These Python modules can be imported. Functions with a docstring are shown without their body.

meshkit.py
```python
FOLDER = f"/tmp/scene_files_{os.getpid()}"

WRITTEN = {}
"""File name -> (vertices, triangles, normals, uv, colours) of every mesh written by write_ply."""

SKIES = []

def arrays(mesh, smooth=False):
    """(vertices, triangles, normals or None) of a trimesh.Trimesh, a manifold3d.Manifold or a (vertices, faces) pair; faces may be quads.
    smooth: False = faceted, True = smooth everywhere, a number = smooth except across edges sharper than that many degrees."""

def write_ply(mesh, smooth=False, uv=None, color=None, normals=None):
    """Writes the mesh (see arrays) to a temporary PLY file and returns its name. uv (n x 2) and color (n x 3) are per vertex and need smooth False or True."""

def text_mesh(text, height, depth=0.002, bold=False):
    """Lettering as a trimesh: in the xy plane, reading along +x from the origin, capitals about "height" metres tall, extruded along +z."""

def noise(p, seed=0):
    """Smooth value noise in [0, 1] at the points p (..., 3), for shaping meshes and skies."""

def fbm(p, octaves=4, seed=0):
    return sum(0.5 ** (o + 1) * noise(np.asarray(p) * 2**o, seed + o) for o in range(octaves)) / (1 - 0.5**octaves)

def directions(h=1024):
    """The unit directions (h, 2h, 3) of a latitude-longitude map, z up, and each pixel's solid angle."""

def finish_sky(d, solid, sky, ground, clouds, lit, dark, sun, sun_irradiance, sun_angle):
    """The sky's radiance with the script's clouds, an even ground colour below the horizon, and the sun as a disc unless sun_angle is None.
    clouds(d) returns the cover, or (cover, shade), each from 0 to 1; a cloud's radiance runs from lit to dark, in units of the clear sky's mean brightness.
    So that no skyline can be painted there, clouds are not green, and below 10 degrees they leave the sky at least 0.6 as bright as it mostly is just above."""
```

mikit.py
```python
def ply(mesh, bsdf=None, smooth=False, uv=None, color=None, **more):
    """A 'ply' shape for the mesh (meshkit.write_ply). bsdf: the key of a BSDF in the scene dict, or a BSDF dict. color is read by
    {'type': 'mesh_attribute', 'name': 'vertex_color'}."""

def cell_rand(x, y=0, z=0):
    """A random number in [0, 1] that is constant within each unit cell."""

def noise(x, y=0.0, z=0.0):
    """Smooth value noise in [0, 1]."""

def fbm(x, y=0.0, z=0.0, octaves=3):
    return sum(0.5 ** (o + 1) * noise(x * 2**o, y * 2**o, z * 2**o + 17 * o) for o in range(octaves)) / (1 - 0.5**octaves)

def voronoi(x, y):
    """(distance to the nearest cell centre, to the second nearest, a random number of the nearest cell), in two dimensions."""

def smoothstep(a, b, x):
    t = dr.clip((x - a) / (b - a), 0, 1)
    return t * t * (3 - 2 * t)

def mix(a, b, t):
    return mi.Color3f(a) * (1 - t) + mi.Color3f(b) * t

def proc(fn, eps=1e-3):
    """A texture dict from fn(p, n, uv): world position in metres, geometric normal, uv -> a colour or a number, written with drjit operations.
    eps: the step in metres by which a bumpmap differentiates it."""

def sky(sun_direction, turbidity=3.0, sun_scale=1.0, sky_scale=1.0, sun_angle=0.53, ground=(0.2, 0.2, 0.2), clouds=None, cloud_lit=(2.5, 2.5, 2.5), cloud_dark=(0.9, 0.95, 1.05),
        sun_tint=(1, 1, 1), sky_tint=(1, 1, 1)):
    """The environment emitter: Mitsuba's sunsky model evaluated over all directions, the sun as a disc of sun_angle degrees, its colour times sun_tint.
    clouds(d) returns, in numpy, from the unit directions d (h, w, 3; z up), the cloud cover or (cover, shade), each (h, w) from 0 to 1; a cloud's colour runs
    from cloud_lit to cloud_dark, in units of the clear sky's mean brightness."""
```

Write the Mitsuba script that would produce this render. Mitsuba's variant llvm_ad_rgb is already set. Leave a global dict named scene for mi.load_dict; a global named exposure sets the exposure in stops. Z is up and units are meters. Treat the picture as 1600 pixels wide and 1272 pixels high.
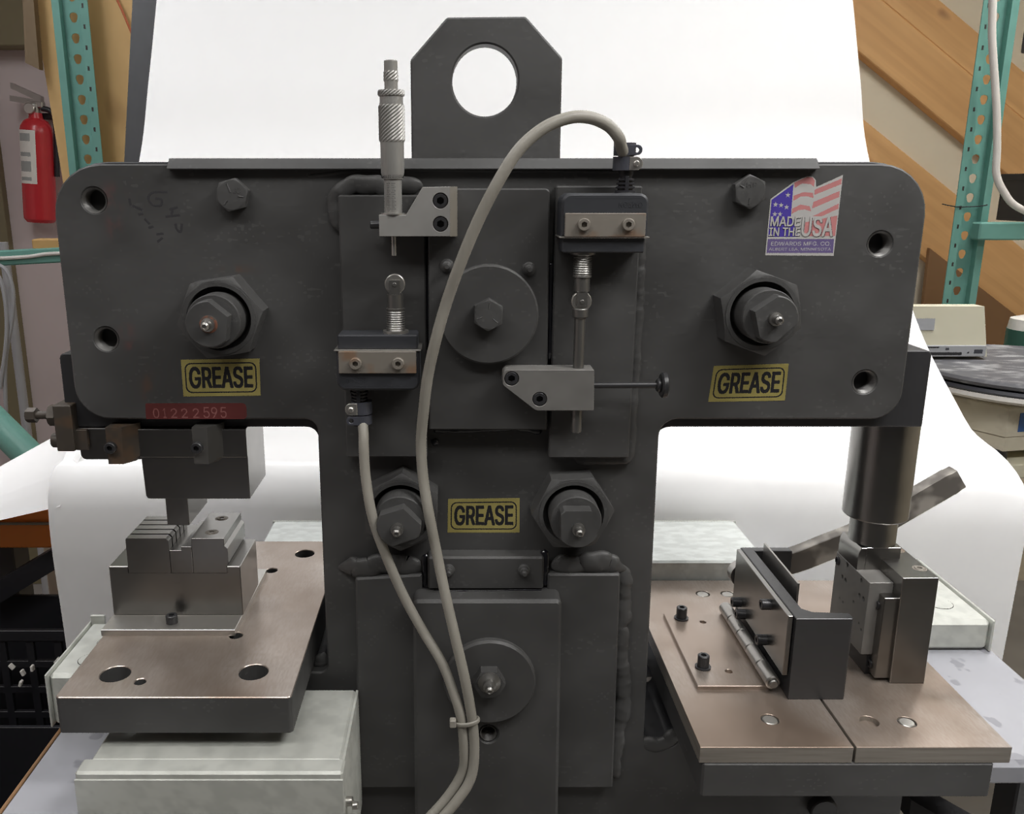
import math
import numpy as np
import trimesh
import drjit as dr
import mitsuba as mi
import manifold3d as m3
import mapbox_earcut
import mikit
import meshkit
from mikit import proc, noise, fbm, voronoi, smoothstep, mix, cell_rand

T = mi.ScalarTransform4f
scene, labels = {}, {}
# Local frame of the builders: millimetres, x right, y away from the viewer, z up; y = 0 is the front face of the press
# frame and z = 0 lies EYE above the floor (the height of the camera).
EYE = 1.35

# ------------------------------------------------------------------ camera, lights, exposure
exposure = 0.05
PITCH = math.atan(346 / 1362)
eye = [0.0, -0.6, EYE]
scene['camera'] = {
    'type': 'perspective', 'fov': 2 * math.degrees(math.atan(800 / 1362)), 'fov_axis': 'x', 'near_clip': 0.02, 'far_clip': 50.0,
    'principal_point_offset_x': (800 - 715) / 1600, 'principal_point_offset_y': 0.0,
    'to_world': T().look_at(origin=eye, target=[0, eye[1] + math.cos(PITCH), EYE - math.sin(PITCH)], up=[0, 0, 1])}
# ceiling fixtures: centre x, y, z (local mm), length, width, radiance
LAMPS = [
    dict(c=(330, 440, 1010), l=1150, w=230, e=4.8, rot=0, tint=(0.97, 1.0, 1.03), label='long ceiling light hung over the white backdrop'),
    dict(c=(600, -330, 600), l=500, w=160, e=36.0, rot=0, tint=(1.0, 0.985, 0.96), label='short shop light hung low at the right in front of the machine'),
    dict(c=(-700, -800, 1010), l=1150, w=230, e=14.0, rot=0, tint=(1.0, 0.99, 0.97), label='long ceiling light in front of the machine on the left'),
    dict(c=(400, -1000, 1010), l=1150, w=230, e=9.0, rot=0, tint=(1.0, 0.99, 0.97), label='long ceiling light in front of the machine on the right'),
    dict(c=(-950, 600, 1010), l=1150, w=230, e=11.0, rot=90, tint=(0.98, 1.0, 1.02), label='long ceiling light hung over the left shelf'),
    dict(c=(1250, 800, 1010), l=1150, w=230, e=22.0, rot=90, tint=(1.0, 0.985, 0.955), label='long ceiling light hung over the right shelf'),
]


# ------------------------------------------------------------------ mesh helpers (all in local mm)
def tm(m):
    if isinstance(m, m3.Manifold):
        a = m.to_mesh()
        return trimesh.Trimesh(np.asarray(a.vert_properties)[:, :3].astype(float), np.asarray(a.tri_verts), process=False)
    return m


def join(*ms):
    return trimesh.util.concatenate([tm(m) for m in ms])


def mv(m, x=0, y=0, z=0):
    m = tm(m).copy()
    m.apply_translation([x, y, z])
    return m


def rot(m, deg, axis, point=(0, 0, 0)):
    m = tm(m).copy()
    m.apply_transform(trimesh.transformations.rotation_matrix(math.radians(deg), axis, point))
    return m


def hull(pts):
    return m3.Manifold.hull_points([list(map(float, p)) for p in pts])


def cbox(x0, x1, y0, y1, z0, z1, c=0.6):
    c = min(c, 0.45 * min(abs(x1 - x0), abs(y1 - y0), abs(z1 - z0)))
    pts = []
    for x, sx in ((x0, 1), (x1, -1)):
        for y, sy in ((y0, 1), (y1, -1)):
            for z, sz in ((z0, 1), (z1, -1)):
                pts += [(x + sx * c, y + sy * c, z), (x + sx * c, y, z + sz * c), (x, y + sy * c, z + sz * c)]
    return hull(pts)


def rpoly(pts, n=7):
    """Polygon with filleted corners; pts = (a, b) or (a, b, radius)."""
    out, N = [], len(pts)
    for i, p in enumerate(pts):
        p0, p1, q = np.array(pts[i - 1][:2], float), np.array(p[:2], float), np.array(pts[(i + 1) % N][:2], float)
        r = p[2] if len(p) > 2 else 0
        if r <= 0:
            out.append(tuple(p1))
            continue
        a, b = (p0 - p1) / np.linalg.norm(p0 - p1), (q - p1) / np.linalg.norm(q - p1)
        ang = math.acos(np.clip(a @ b, -1, 1))
        d = r / math.tan(ang / 2)
        c = p1 + (a + b) / np.linalg.norm(a + b) * (r / math.sin(ang / 2))
        s, e = p1 + a * d - c, p1 + b * d - c
        t0, t1 = math.atan2(s[1], s[0]), math.atan2(e[1], e[0])
        dt = (t1 - t0 + math.pi) % (2 * math.pi) - math.pi
        out += [(c[0] + r * math.cos(t0 + dt * k / n), c[1] + r * math.sin(t0 + dt * k / n)) for k in range(n + 1)]
    return out


def circ(cx, cy, r, n=28):
    return [(cx + r * math.cos(2 * math.pi * k / n), cy + r * math.sin(2 * math.pi * k / n)) for k in range(n)]


def area2(p):
    p = np.asarray(p)
    return float(np.sum(p[:, 0] * np.roll(p[:, 1], -1) - np.roll(p[:, 0], -1) * p[:, 1]))


def inset(p, c):
    """Moves each vertex of a counter-clockwise ring inward by c (for clockwise rings: outward from the hole)."""
    p = np.asarray(p, float)
    a, b = p - np.roll(p, 1, 0), np.roll(p, -1, 0) - p
    a /= np.linalg.norm(a, axis=1, keepdims=True)
    b /= np.linalg.norm(b, axis=1, keepdims=True)
    n1, n2 = np.stack([-a[:, 1], a[:, 0]], 1), np.stack([-b[:, 1], b[:, 0]], 1)
    n = n1 + n2
    n /= np.maximum(np.linalg.norm(n, axis=1, keepdims=True), 1e-9)
    return p + n * (c / np.maximum((n * n1).sum(1, keepdims=True), 0.35))


def plate(outer, y0, y1, c=0.8, holes=(), back=False):
    """A plate in the xz plane from y0 (front, bevelled by c) to y1; holes go through. Vertices (x, y, z)."""
    rings = [np.array(outer if area2(outer) > 0 else outer[::-1], float)]
    rings += [np.array(h if area2(h) < 0 else h[::-1], float) for h in holes]
    levels = [(y0, c), (y0 + c, 0.0), (y1, 0.0)] if c > 0 else [(y0, 0.0), (y1, 0.0)]
    V, F, base = [], [], 0
    for lev, (y, ins) in enumerate(levels):
        for r in rings:
            q = inset(r, ins) if ins else r
            V.append(np.stack([q[:, 0], np.full(len(q), y), q[:, 1]], 1))
    n = [len(r) for r in rings]
    per, off = sum(n), np.cumsum([0] + n)
    for lev in range(len(levels) - 1):
        for k, m in enumerate(n):
            i = np.arange(m)
            j = (i + 1) % m
            a, b = lev * per + off[k] + i, lev * per + off[k] + j
            F += [np.stack([a, b + per, b], 1), np.stack([a, a + per, b + per], 1)]
    flat = np.vstack([(inset(r, c) if c > 0 else r) for r in rings])
    cap = mapbox_earcut.triangulate_float64(flat, np.cumsum(n).astype(np.uint32)).reshape(-1, 3)
    last = (len(levels) - 1) * per
    cap2 = mapbox_earcut.triangulate_float64(np.vstack(rings), np.cumsum(n).astype(np.uint32)).reshape(-1, 3)
    F += [cap, cap2[:, ::-1] + last]
    m = trimesh.Trimesh(np.vstack(V), np.vstack(F), process=False)
    m.fix_normals()
    return m


def slab(outer, z0, z1, c=0.6, holes=()):
    """A plate lying flat: outline in (x, y), top (bevelled) at z1."""
    m = plate([(x, -y) for x, y in outer], -z1, -z0, c, [[(x, -y) for x, y in h] for h in holes])
    m.vertices = np.stack([m.vertices[:, 0], -m.vertices[:, 2], -m.vertices[:, 1]], 1)
    m.fix_normals()
    return m


def align(m, axis):
    """Turns a mesh built along +z to point along axis."""
    m = tm(m)
    return m if axis is None else (lambda q: (q.apply_transform(trimesh.geometry.align_vectors([0, 0, 1], axis)), q)[1])(m.copy())


def lathe(profile, at=(0, 0, 0), axis=(0, -1, 0), n=32):
    """Profile (radius, distance along axis), from the axis to the axis."""
    p = np.array(profile, float)
    p[:, 0] = np.maximum(p[:, 0], 0)
    m = trimesh.creation.revolve(p, sections=n)
    m.fix_normals()
    m = align(m, axis)
    return mv(m, *at)


def rod(p, q, r, n=24, c=0.0):
    p, q = np.array(p, float), np.array(q, float)
    L = float(np.linalg.norm(q - p))
    c = min(c, r * 0.5, L * 0.4)
    prof = [(0, 0), (r - c, 0), (r, c), (r, L - c), (r - c, L), (0, L)] if c else [(0, 0), (r, 0), (r, L), (0, L)]
    return lathe(prof, p, (q - p) / L, n)


def mlathe(profile, n=32):
    return m3.CrossSection([[list(map(float, p)) for p in profile]]).revolve(n)


def hexhead(af, h, ang=0.0, chamf=0.93, bore=0.0, depth=0.0, n=48):
    """Hexagon along +z with a turned chamfer on top; ang turns a corner to that angle."""
    R = af / math.sqrt(3)
    pr = m3.CrossSection([[(R * math.cos(math.radians(ang + 60 * k)), R * math.sin(math.radians(ang + 60 * k))) for k in range(6)]]).extrude(h)
    rr = af / 2 * chamf
    cone = mlathe([(0, -1), (R * 1.2, -1), (R * 1.2, h - (R * 1.2 - rr) * 0.55), (rr, h), (0, h)], n)
    m = pr ^ cone
    if bore:
        m = m - m3.Manifold.cylinder(depth + 1, bore, bore, n).translate([0, 0, h - depth])
    return m


def facing(m, x, y, z):
    """+z of the mesh is turned to face the viewer (-y), mesh x stays x, mesh y becomes z."""
    m = rot(m, 90, [1, 0, 0])
    return mv(m, x, y, z)


def socket_screw(r, h, hexr, depth=None, n=24):
    """Socket cap screw head along +z from 0 to h."""
    depth = depth or h * 0.6
    c = r * 0.12
    head = mlathe([(0, 0), (r, 0), (r, h - c), (r - c, h), (0, h)], n)
    hx = m3.CrossSection([[(hexr * math.cos(math.pi / 3 * k), hexr * math.sin(math.pi / 3 * k)) for k in range(6)]]).extrude(depth + 1).translate([0, 0, h - depth])
    return tm(head - hx)


def place(m, at, axis):
    return mv(align(m, np.array(axis, float)), *at)


def catmull(pts, step=1.5):
    p = np.array(pts, float)
    p = np.vstack([2 * p[0] - p[1], p, 2 * p[-1] - p[-2]])
    out = []
    for i in range(1, len(p) - 2):
        k = max(2, int(np.linalg.norm(p[i + 1] - p[i]) / step))
        t = np.linspace(0, 1, k, endpoint=False)[:, None]
        out.append(0.5 * (2 * p[i] + (p[i + 1] - p[i - 1]) * t + (2 * p[i - 1] - 5 * p[i] + 4 * p[i + 1] - p[i + 2]) * t**2 + (3 * p[i] - p[i - 1] - 3 * p[i + 1] + p[i + 2]) * t**3))
    return np.vstack(out + [p[-2:-1]])


def tube(path, r, n=14, up=(0, 1, 0), squash=1.0):
    p = np.array(path, float)
    r = np.broadcast_to(np.asarray(r, float), len(p))
    t = np.gradient(p, axis=0)
    t /= np.linalg.norm(t, axis=1, keepdims=True)
    u = np.array(up, float)
    ring, V = np.arange(n) * 2 * math.pi / n, []
    for i in range(len(p)):
        u = u - t[i] * (u @ t[i])
        u /= np.linalg.norm(u)
        w = np.cross(t[i], u)
        V.append(p[i] + r[i] * (np.cos(ring)[:, None] * u * squash + np.sin(ring)[:, None] * w))
    V.append(p[[0, -1]])
    k, N = np.arange(n), len(p)
    F = []
    for i in range(N - 1):
        a, b = i * n + k, i * n + (k + 1) % n
        F += [np.stack([a, b, b + n], 1), np.stack([a, b + n, a + n], 1)]
    F += [np.stack([np.full(n, N * n), (k + 1) % n, k], 1), np.stack([np.full(n, N * n + 1), (N - 1) * n + k, (N - 1) * n + (k + 1) % n], 1)]
    m = trimesh.Trimesh(np.vstack(V), np.vstack(F), process=False)
    m.fix_normals()
    return m


def weld(path, r, seed=1, step=0.8, up=(0, 1, 0), lump=0.5, squash=0.5):
    p = catmull(path, step)
    s = np.arange(len(p)) * step
    q = np.stack([s / 5.0, s * 0 + seed * 7.3, s * 0], 1)
    rr = r * (1 - lump / 2 + lump * meshkit.fbm(q * 0.45, 2, seed))
    k = max(3, int(1.3 * r / step))
    fade = np.sin(np.linspace(0.12, math.pi / 2, k))
    rr[:k] *= fade
    rr[-k:] *= fade[::-1]
    j = np.stack([meshkit.noise(q * 0.7, seed + i) - 0.5 for i in range(3)], 1) * r * 0.6
    m = tube(p + j * [1, 0.3, 1], rr, 14, up, squash)
    d = meshkit.fbm(m.vertices / (r * 0.9), 2, seed) - 0.5
    m.vertices = m.vertices + m.vertex_normals * d[:, None] * r * 0.2
    return m


_txt = {}


def text(s, x0, x1, z0, z1, y, depth=0.2, bold=False):
    """Lettering on the plane y facing the viewer, filling the given box."""
    if (s, bold) not in _txt:
        _txt[(s, bold)] = meshkit.text_mesh(s, 10.0, 1.0, bold)
    m = _txt[(s, bold)].copy()
    a, b = m.bounds
    m.apply_translation(-a)
    m.apply_scale([(x1 - x0) / (b[0] - a[0]), (z1 - z0) / (b[1] - a[1]), depth])
    m.apply_transform(trimesh.transformations.rotation_matrix(math.pi / 2, [1, 0, 0]))
    return mv(m, x0, y, z0)


def quad(m, a, b, c, d):
    """Bends a mesh that lies in the unit square of (x, z) onto the four corners a (0,0), b (1,0), c (1,1), d (0,1), each (x, z)."""
    m = m.copy()
    u, w = m.vertices[:, :1], m.vertices[:, 2:]
    xz = np.array(a) * (1 - u) * (1 - w) + np.array(b) * u * (1 - w) + np.array(c) * u * w + np.array(d) * (1 - u) * w
    m.vertices = np.stack([xz[:, 0], m.vertices[:, 1], xz[:, 1]], 1)
    return m


def put(key, mesh, mat, label=None, cat=None, group=None, kind=None, smooth=30, more=None):
    if key in scene:
        k = 1
        while f'{key}_{k:03d}' in scene:
            k += 1
        key = f'{key}_{k:03d}'
    mesh = tm(mesh).copy()
    mesh.vertices = mesh.vertices * 0.001 + [0, 0, EYE]
    scene[key] = mikit.ply(mesh, mat, smooth=smooth, **(more or {}))
    say(key, label, cat, group, kind)
    return key


def say(key, label=None, cat=None, group=None, kind=None):
    d = {k: v for k, v in dict(label=label, category=cat, group=group, kind=kind).items() if v}
    if d:
        labels[key] = d
    return key


# ------------------------------------------------------------------ materials
def mat(name, color, rough=0.5, metal=0.0, spec=0.5, bump=None, amount=0.0, eps=2e-4, two=False, **more):
    name = 'mat_' + name
    col = proc(color) if callable(color) else {'type': 'rgb', 'value': list(color)}
    b = {'type': 'principled', 'base_color': col, 'roughness': proc(rough) if callable(rough) else rough, 'metallic': metal, 'specular': spec, **more}
    if bump:
        b = {'type': 'bumpmap', 'nested': proc(bump, eps), 'scale': amount, 'bsdf': b}
    scene[name] = {'type': 'twosided', 'bsdf': b} if two else b
    return name


def paint_colour(p, n, uv):
    a = fbm(p.x * 22, p.y * 22, p.z * 22, 3)
    s = smoothstep(0.72, 0.8, noise(p.x * 420, p.y * 420, p.z * 420)) * smoothstep(0.5, 0.75, fbm(p.x * 60, p.y * 60, p.z * 60, 2))
    c = mix((0.041, 0.0405, 0.040), (0.058, 0.0575, 0.057), smoothstep(0.25, 0.75, a))
    return mix(c, (0.13, 0.13, 0.125), 0.18 * s)


def frame_colour(p, n, uv):
    # red paint smears and rust streaks on the front plate (mm from its front, top and middle)
    x, z = p.x * 1000, (p.z - EYE) * 1000
    w = fbm(x * 0.16, z * 0.11, 0, 3)
    red, rust = mi.Float(0), mi.Float(0)
    for cx, cz, rx, rz in ((-231, -8, 6, 7), (-232, -26, 4, 8), (-230, -98, 4, 5), (-226, -108, 5, 4)):
        red = dr.maximum(red, dr.exp(-dr.square((x - cx) / rx) - dr.square((z - cz) / rz)))
    for cx, cz, rx, rz in ((-150, -55.5, 9, 2.6), (-219, -140, 4, 16), (192, -8, 4, 3)):
        rust = dr.maximum(rust, dr.exp(-dr.square((x - cx) / rx) - dr.square((z - cz) / rz)))
    c = paint_colour(p, n, uv)
    c = mix(c, (0.115, 0.04, 0.036), 0.7 * red * smoothstep(0.3, 0.7, w))
    return mix(c, (0.085, 0.045, 0.028), 0.6 * rust * smoothstep(0.3, 0.65, w))


def steel_colour(p, n, uv):
    a = fbm(p.x * 35, p.y * 35, p.z * 35, 3)
    return mix((0.33, 0.315, 0.295), (0.43, 0.415, 0.395), a)


def brown_steel(p, n, uv):
    a = fbm(p.x * 14, p.y * 14, p.z * 14, 3)
    b = smoothstep(0.35, 0.8, fbm(p.x * 13 + 5, p.y * 9, p.z * 30, 4)) * (0.75 + 0.5 * noise(p.x * 900, p.y * 260, 0))
    c = mix((0.25, 0.19, 0.15), (0.33, 0.265, 0.22), smoothstep(0.3, 0.7, a))
    return mix(c, (0.60, 0.565, 0.53), 0.6 * b)


def brown_rough(p, n, uv):
    return 0.2 + 0.18 * fbm(p.x * 45, p.y * 45, p.z * 45, 3)


def galv_colour(p, n, uv):
    a = fbm(p.x * 90 + p.z * 33, p.y * 90 + p.z * 59, p.z * 61, 3)
    return mix((0.44, 0.45, 0.415), (0.51, 0.52, 0.48), smoothstep(0.3, 0.7, a))


def galv_rough(p, n, uv):
    return 0.38 + 0.2 * fbm(p.x * 70, p.y * 70, p.z * 70, 2)


def wood_colour(p, n, uv):
    # construction lumber on the right: the boards run down to the right
    t = p.x * 0.57 + p.z * 0.82
    s = p.x * 0.82 - p.z * 0.57
    g = fbm(t * 55, s * 2.2, p.y * 20, 3)
    k = smoothstep(0.80, 0.92, fbm(t * 15 + 3, s * 8, 0, 2))
    c = mix((0.50, 0.265, 0.105), (0.70, 0.42, 0.185), g)
    return mix(c, (0.24, 0.11, 0.05), 0.8 * k)


def ply_colour(p, n, uv):
    g = fbm(p.x * 26, p.y * 5, p.z * 3.0, 3)
    k = smoothstep(0.66, 0.8, fbm(p.x * 12 + 9, p.y, p.z * 7, 2))
    c = mix((0.50, 0.315, 0.125), (0.70, 0.47, 0.215), g)
    return mix(c, (0.30, 0.16, 0.06), 0.6 * k)


def bench_colour(p, n, uv):
    a = fbm(p.x * 30, p.y * 30, p.z * 30, 4)
    s = smoothstep(0.70, 0.78, fbm(p.x * 55 + 3, p.y * 55, 0, 3))
    return mix(mix((0.27, 0.273, 0.30), (0.33, 0.334, 0.36), a), (0.16, 0.16, 0.18), 0.6 * s)


def scale_colour(p, n, uv):
    a = smoothstep(0.52, 0.7, fbm(p.x * 26, p.y * 26, p.z * 26, 4))
    return mix((0.56, 0.52, 0.42), (0.36, 0.32, 0.25), 0.6 * a)


def rust_steel(p, n, uv):
    a = smoothstep(0.5, 0.72, fbm(p.x * 70, p.y * 70, p.z * 70, 3))
    return mix((0.20, 0.18, 0.155), (0.21, 0.115, 0.06), 0.7 * a)


def orange_peel(p, n, uv):
    return fbm(p.x * 260, p.y * 260, p.z * 260, 2)


def label_foil(p, n, uv):
    a = fbm(p.x * 45, p.y * 45, p.z * 45, 3)
    return mix((0.27, 0.225, 0.068), (0.40, 0.345, 0.125), a)


def rubber_plate(p, n, uv):
    a = smoothstep(0.45, 0.75, fbm(p.x * 30, p.y * 50, p.z * 30, 3))
    return mix((0.10, 0.10, 0.11), (0.28, 0.28, 0.29), a)


PAINT = mat('painted_steel', paint_colour, 0.52, 0.0, 0.45, orange_peel, 0.00018)
FRAMEPAINT = mat('stained_frame_paint', frame_colour, 0.52, 0.0, 0.45, orange_peel, 0.00018)
DARKPAINT = mat('black_painted_steel', (0.022, 0.022, 0.024), 0.5)
STEEL = mat('ground_steel', steel_colour, 0.34, 0.95, 0.5)
TOOL = mat('polished_tool_steel', lambda p, n, uv: mix((0.24, 0.235, 0.225), (0.32, 0.31, 0.297), fbm(p.x * 40, p.y * 40, p.z * 40, 3)), 0.27, 1.0)
DARKTOOL = mat('blackened_tool_steel', (0.05, 0.05, 0.052), 0.34, 0.4)
DSTEEL = mat('dark_tool_steel', (0.20, 0.195, 0.185), 0.38, 0.85)
BRIGHT = mat('bright_steel', (0.50, 0.485, 0.455), 0.33, 0.9)
BROWN = mat('oiled_brown_steel', brown_steel, brown_rough, 0.72, 0.5)
CUTSTEEL = mat('saw_cut_steel', lambda p, n, uv: mix((0.21, 0.19, 0.165), (0.33, 0.30, 0.265), fbm(p.x * 25, p.y * 25, p.z * 420, 3)), 0.5, 0.6)
GALV = mat('galvanized_sheet', galv_colour, galv_rough, 0.3)
RUSTY = mat('rusty_screw_steel', rust_steel, 0.55, 0.4)
BLACKOX = mat('black_oxide', (0.028, 0.028, 0.03), 0.36, 0.2)
HOLE = mat('oily_bore', (0.03, 0.028, 0.026), 0.45)
GREASE = mat('black_grease', (0.008, 0.008, 0.011), 0.16, 0.0, 0.7)
SWITCH = mat('switch_plastic', (0.024, 0.0255, 0.030), 0.5)
CABLE = mat('grey_cable_jacket', lambda p, n, uv: mix((0.20, 0.188, 0.16), (0.265, 0.25, 0.22), fbm(p.x * 90, p.y * 90, p.z * 25, 2)), 0.5)
FOIL = mat('yellow_foil', label_foil, 0.45, 0.25)
INK = mat('black_ink', (0.011, 0.011, 0.013), 0.5)
REDLINE = mat('worn_red_edge', (0.19, 0.075, 0.07), 0.4)
PENINK = mat('faded_pen', (0.026, 0.025, 0.028), 0.55)
RED = mat('red_paint', (0.085, 0.016, 0.015), 0.5)
SILVER = mat('silver_foil', (0.40, 0.39, 0.38), 0.45, 0.2)
FLAGRED = mat('flag_red', (0.38, 0.15, 0.15), 0.5)
FLAGBLUE = mat('flag_blue', (0.048, 0.03, 0.24), 0.5)
BAND = mat('faded_violet', (0.095, 0.072, 0.17), 0.5)
PAPER = mat('white_paper', (0.84, 0.84, 0.84), 0.9, 0.0, 0.1, two=True)
WOOD = mat('fir_lumber', wood_colour, 0.6)
PLY = mat('plywood', ply_colour, 0.6)
TEAL = mat('teal_enamel', lambda p, n, uv: mix((0.115, 0.275, 0.235), (0.15, 0.33, 0.285), fbm(p.x * 25, p.y * 25, p.z * 25, 3)), 0.42)
MAUVE = mat('mauve_wall_paint', (0.52, 0.445, 0.44), 0.85)
BEIGE = mat('beige_wall_paint', (0.64, 0.575, 0.45), 0.85)
CEIL = mat('ceiling_paint', (0.78, 0.77, 0.75), 0.9)
CONCRETE = mat('concrete', lambda p, n, uv: mix((0.20, 0.19, 0.18), (0.30, 0.29, 0.27), fbm(p.x * 6, p.y * 6, 0, 3)), 0.8)
BROWNED = mat('browned_steel', lambda p, n, uv: mix((0.062, 0.052, 0.043), (0.095, 0.062, 0.04), smoothstep(0.45, 0.7, fbm(p.x * 70, p.y * 70, p.z * 70, 3))), 0.5, 0.3)
MILLED = mat('milled_steel', lambda p, n, uv: mix((0.235, 0.23, 0.22), (0.30, 0.293, 0.28), fbm(p.x * 60, p.y * 60, p.z * 60, 3)), 0.45, 0.35)
DULLSTEEL = mat('dull_milled_steel', lambda p, n, uv: mix((0.15, 0.145, 0.138), (0.20, 0.195, 0.185), fbm(p.x * 60, p.y * 60, p.z * 60, 3)), 0.45, 0.35)
DKWALL = mat('dark_wall_paint', (0.06, 0.06, 0.063), 0.9)
OLIVE = mat('olive_trim_paint', (0.17, 0.145, 0.085), 0.7)
DKWOOD = mat('weathered_board', (0.15, 0.105, 0.06), 0.7)
EXTRED = mat('red_enamel', (0.46, 0.022, 0.03), 0.28, 0.0, 0.6)
WHITE = mat('white_plastic', (0.66, 0.64, 0.60), 0.5)
PRINT = mat('grey_print', (0.30, 0.31, 0.30), 0.6)
SCALE = mat('dusty_beige_plastic', scale_colour, 0.6)
CREAM = mat('cream_plastic', (0.60, 0.575, 0.45), 0.5)
PANELGREY = mat('grey_panel', (0.34, 0.35, 0.37), 0.5)
BLUE = mat('blue_label', (0.03, 0.10, 0.30), 0.5)
RUBBER = mat('worn_rubber_plate', rubber_plate, 0.5)
BLACKPL = mat('black_plastic', (0.012, 0.012, 0.015), 0.45)
SLATE = mat('slate_plastic', (0.045, 0.047, 0.058), 0.38)
DKGREY = mat('dark_grey_post', (0.06, 0.058, 0.055), 0.6)
ORANGE = mat('orange_plastic', (0.80, 0.25, 0.04), 0.45)
BENCH = mat('pale_bench_paint', bench_colour, 0.4)
GREEN = mat('green_can_paint', (0.03, 0.10, 0.075), 0.45)
BROWNBOARD = mat('brown_hardboard', (0.22, 0.12, 0.055), 0.7)
WIRE = mat('orange_wire', (0.42, 0.11, 0.045), 0.5)
CORD = mat('white_cord', (0.62, 0.59, 0.55), 0.5)
GREYCORD = mat('grey_cord', (0.30, 0.30, 0.31), 0.5)
FIXTURE = mat('lamp_housing', (0.6, 0.6, 0.6), 0.5)
TRIMWOOD = mat('yellow_wood', (0.50, 0.31, 0.12), 0.6)

# ------------------------------------------------------------------ the room
XL, XR, YB, YF, ZF, ZC = -2100, 2500, 2230, -2300, -1350, 1120
put('floor', cbox(XL - 60, XR + 60, YF - 60, YB + 60, ZF - 60, ZF, 0), CONCRETE, 'grey concrete workshop floor', kind='structure')
put('ceiling', cbox(XL - 60, XR + 60, YF - 60, YB + 60, ZC, ZC + 60, 0), CEIL, 'plain workshop ceiling', kind='structure')
put('wall_left', cbox(XL - 60, XL, YF, YB, ZF, ZC, 0), MAUVE, 'mauve side wall', kind='structure')
put('wall_right', cbox(XR, XR + 60, YF, YB, ZF, ZC, 0), BEIGE, 'beige side wall', kind='structure')
put('wall_front', cbox(XL, XR, YF - 60, YF, ZF, ZC, 0), DKWALL, 'dark wall behind the viewer', kind='structure')
put('wall_back_left', cbox(XL, -100, YB, YB + 60, ZF, ZC, 0), MAUVE, 'mauve back wall', kind='structure')
put('wall_back_right', cbox(-100, XR, YB, YB + 60, ZF, ZC, 0), BEIGE, 'beige back wall', kind='structure')
put('trim_1', cbox(-1500, -1421, 2200, 2230, ZF, 560, 2), OLIVE, 'olive door trim on the mauve wall', kind='structure')
put('trim_2', cbox(-1700, -1200, 2140, 2230, 398, 640, 3), OLIVE, 'olive header trim above the mauve wall', kind='structure')

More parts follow.
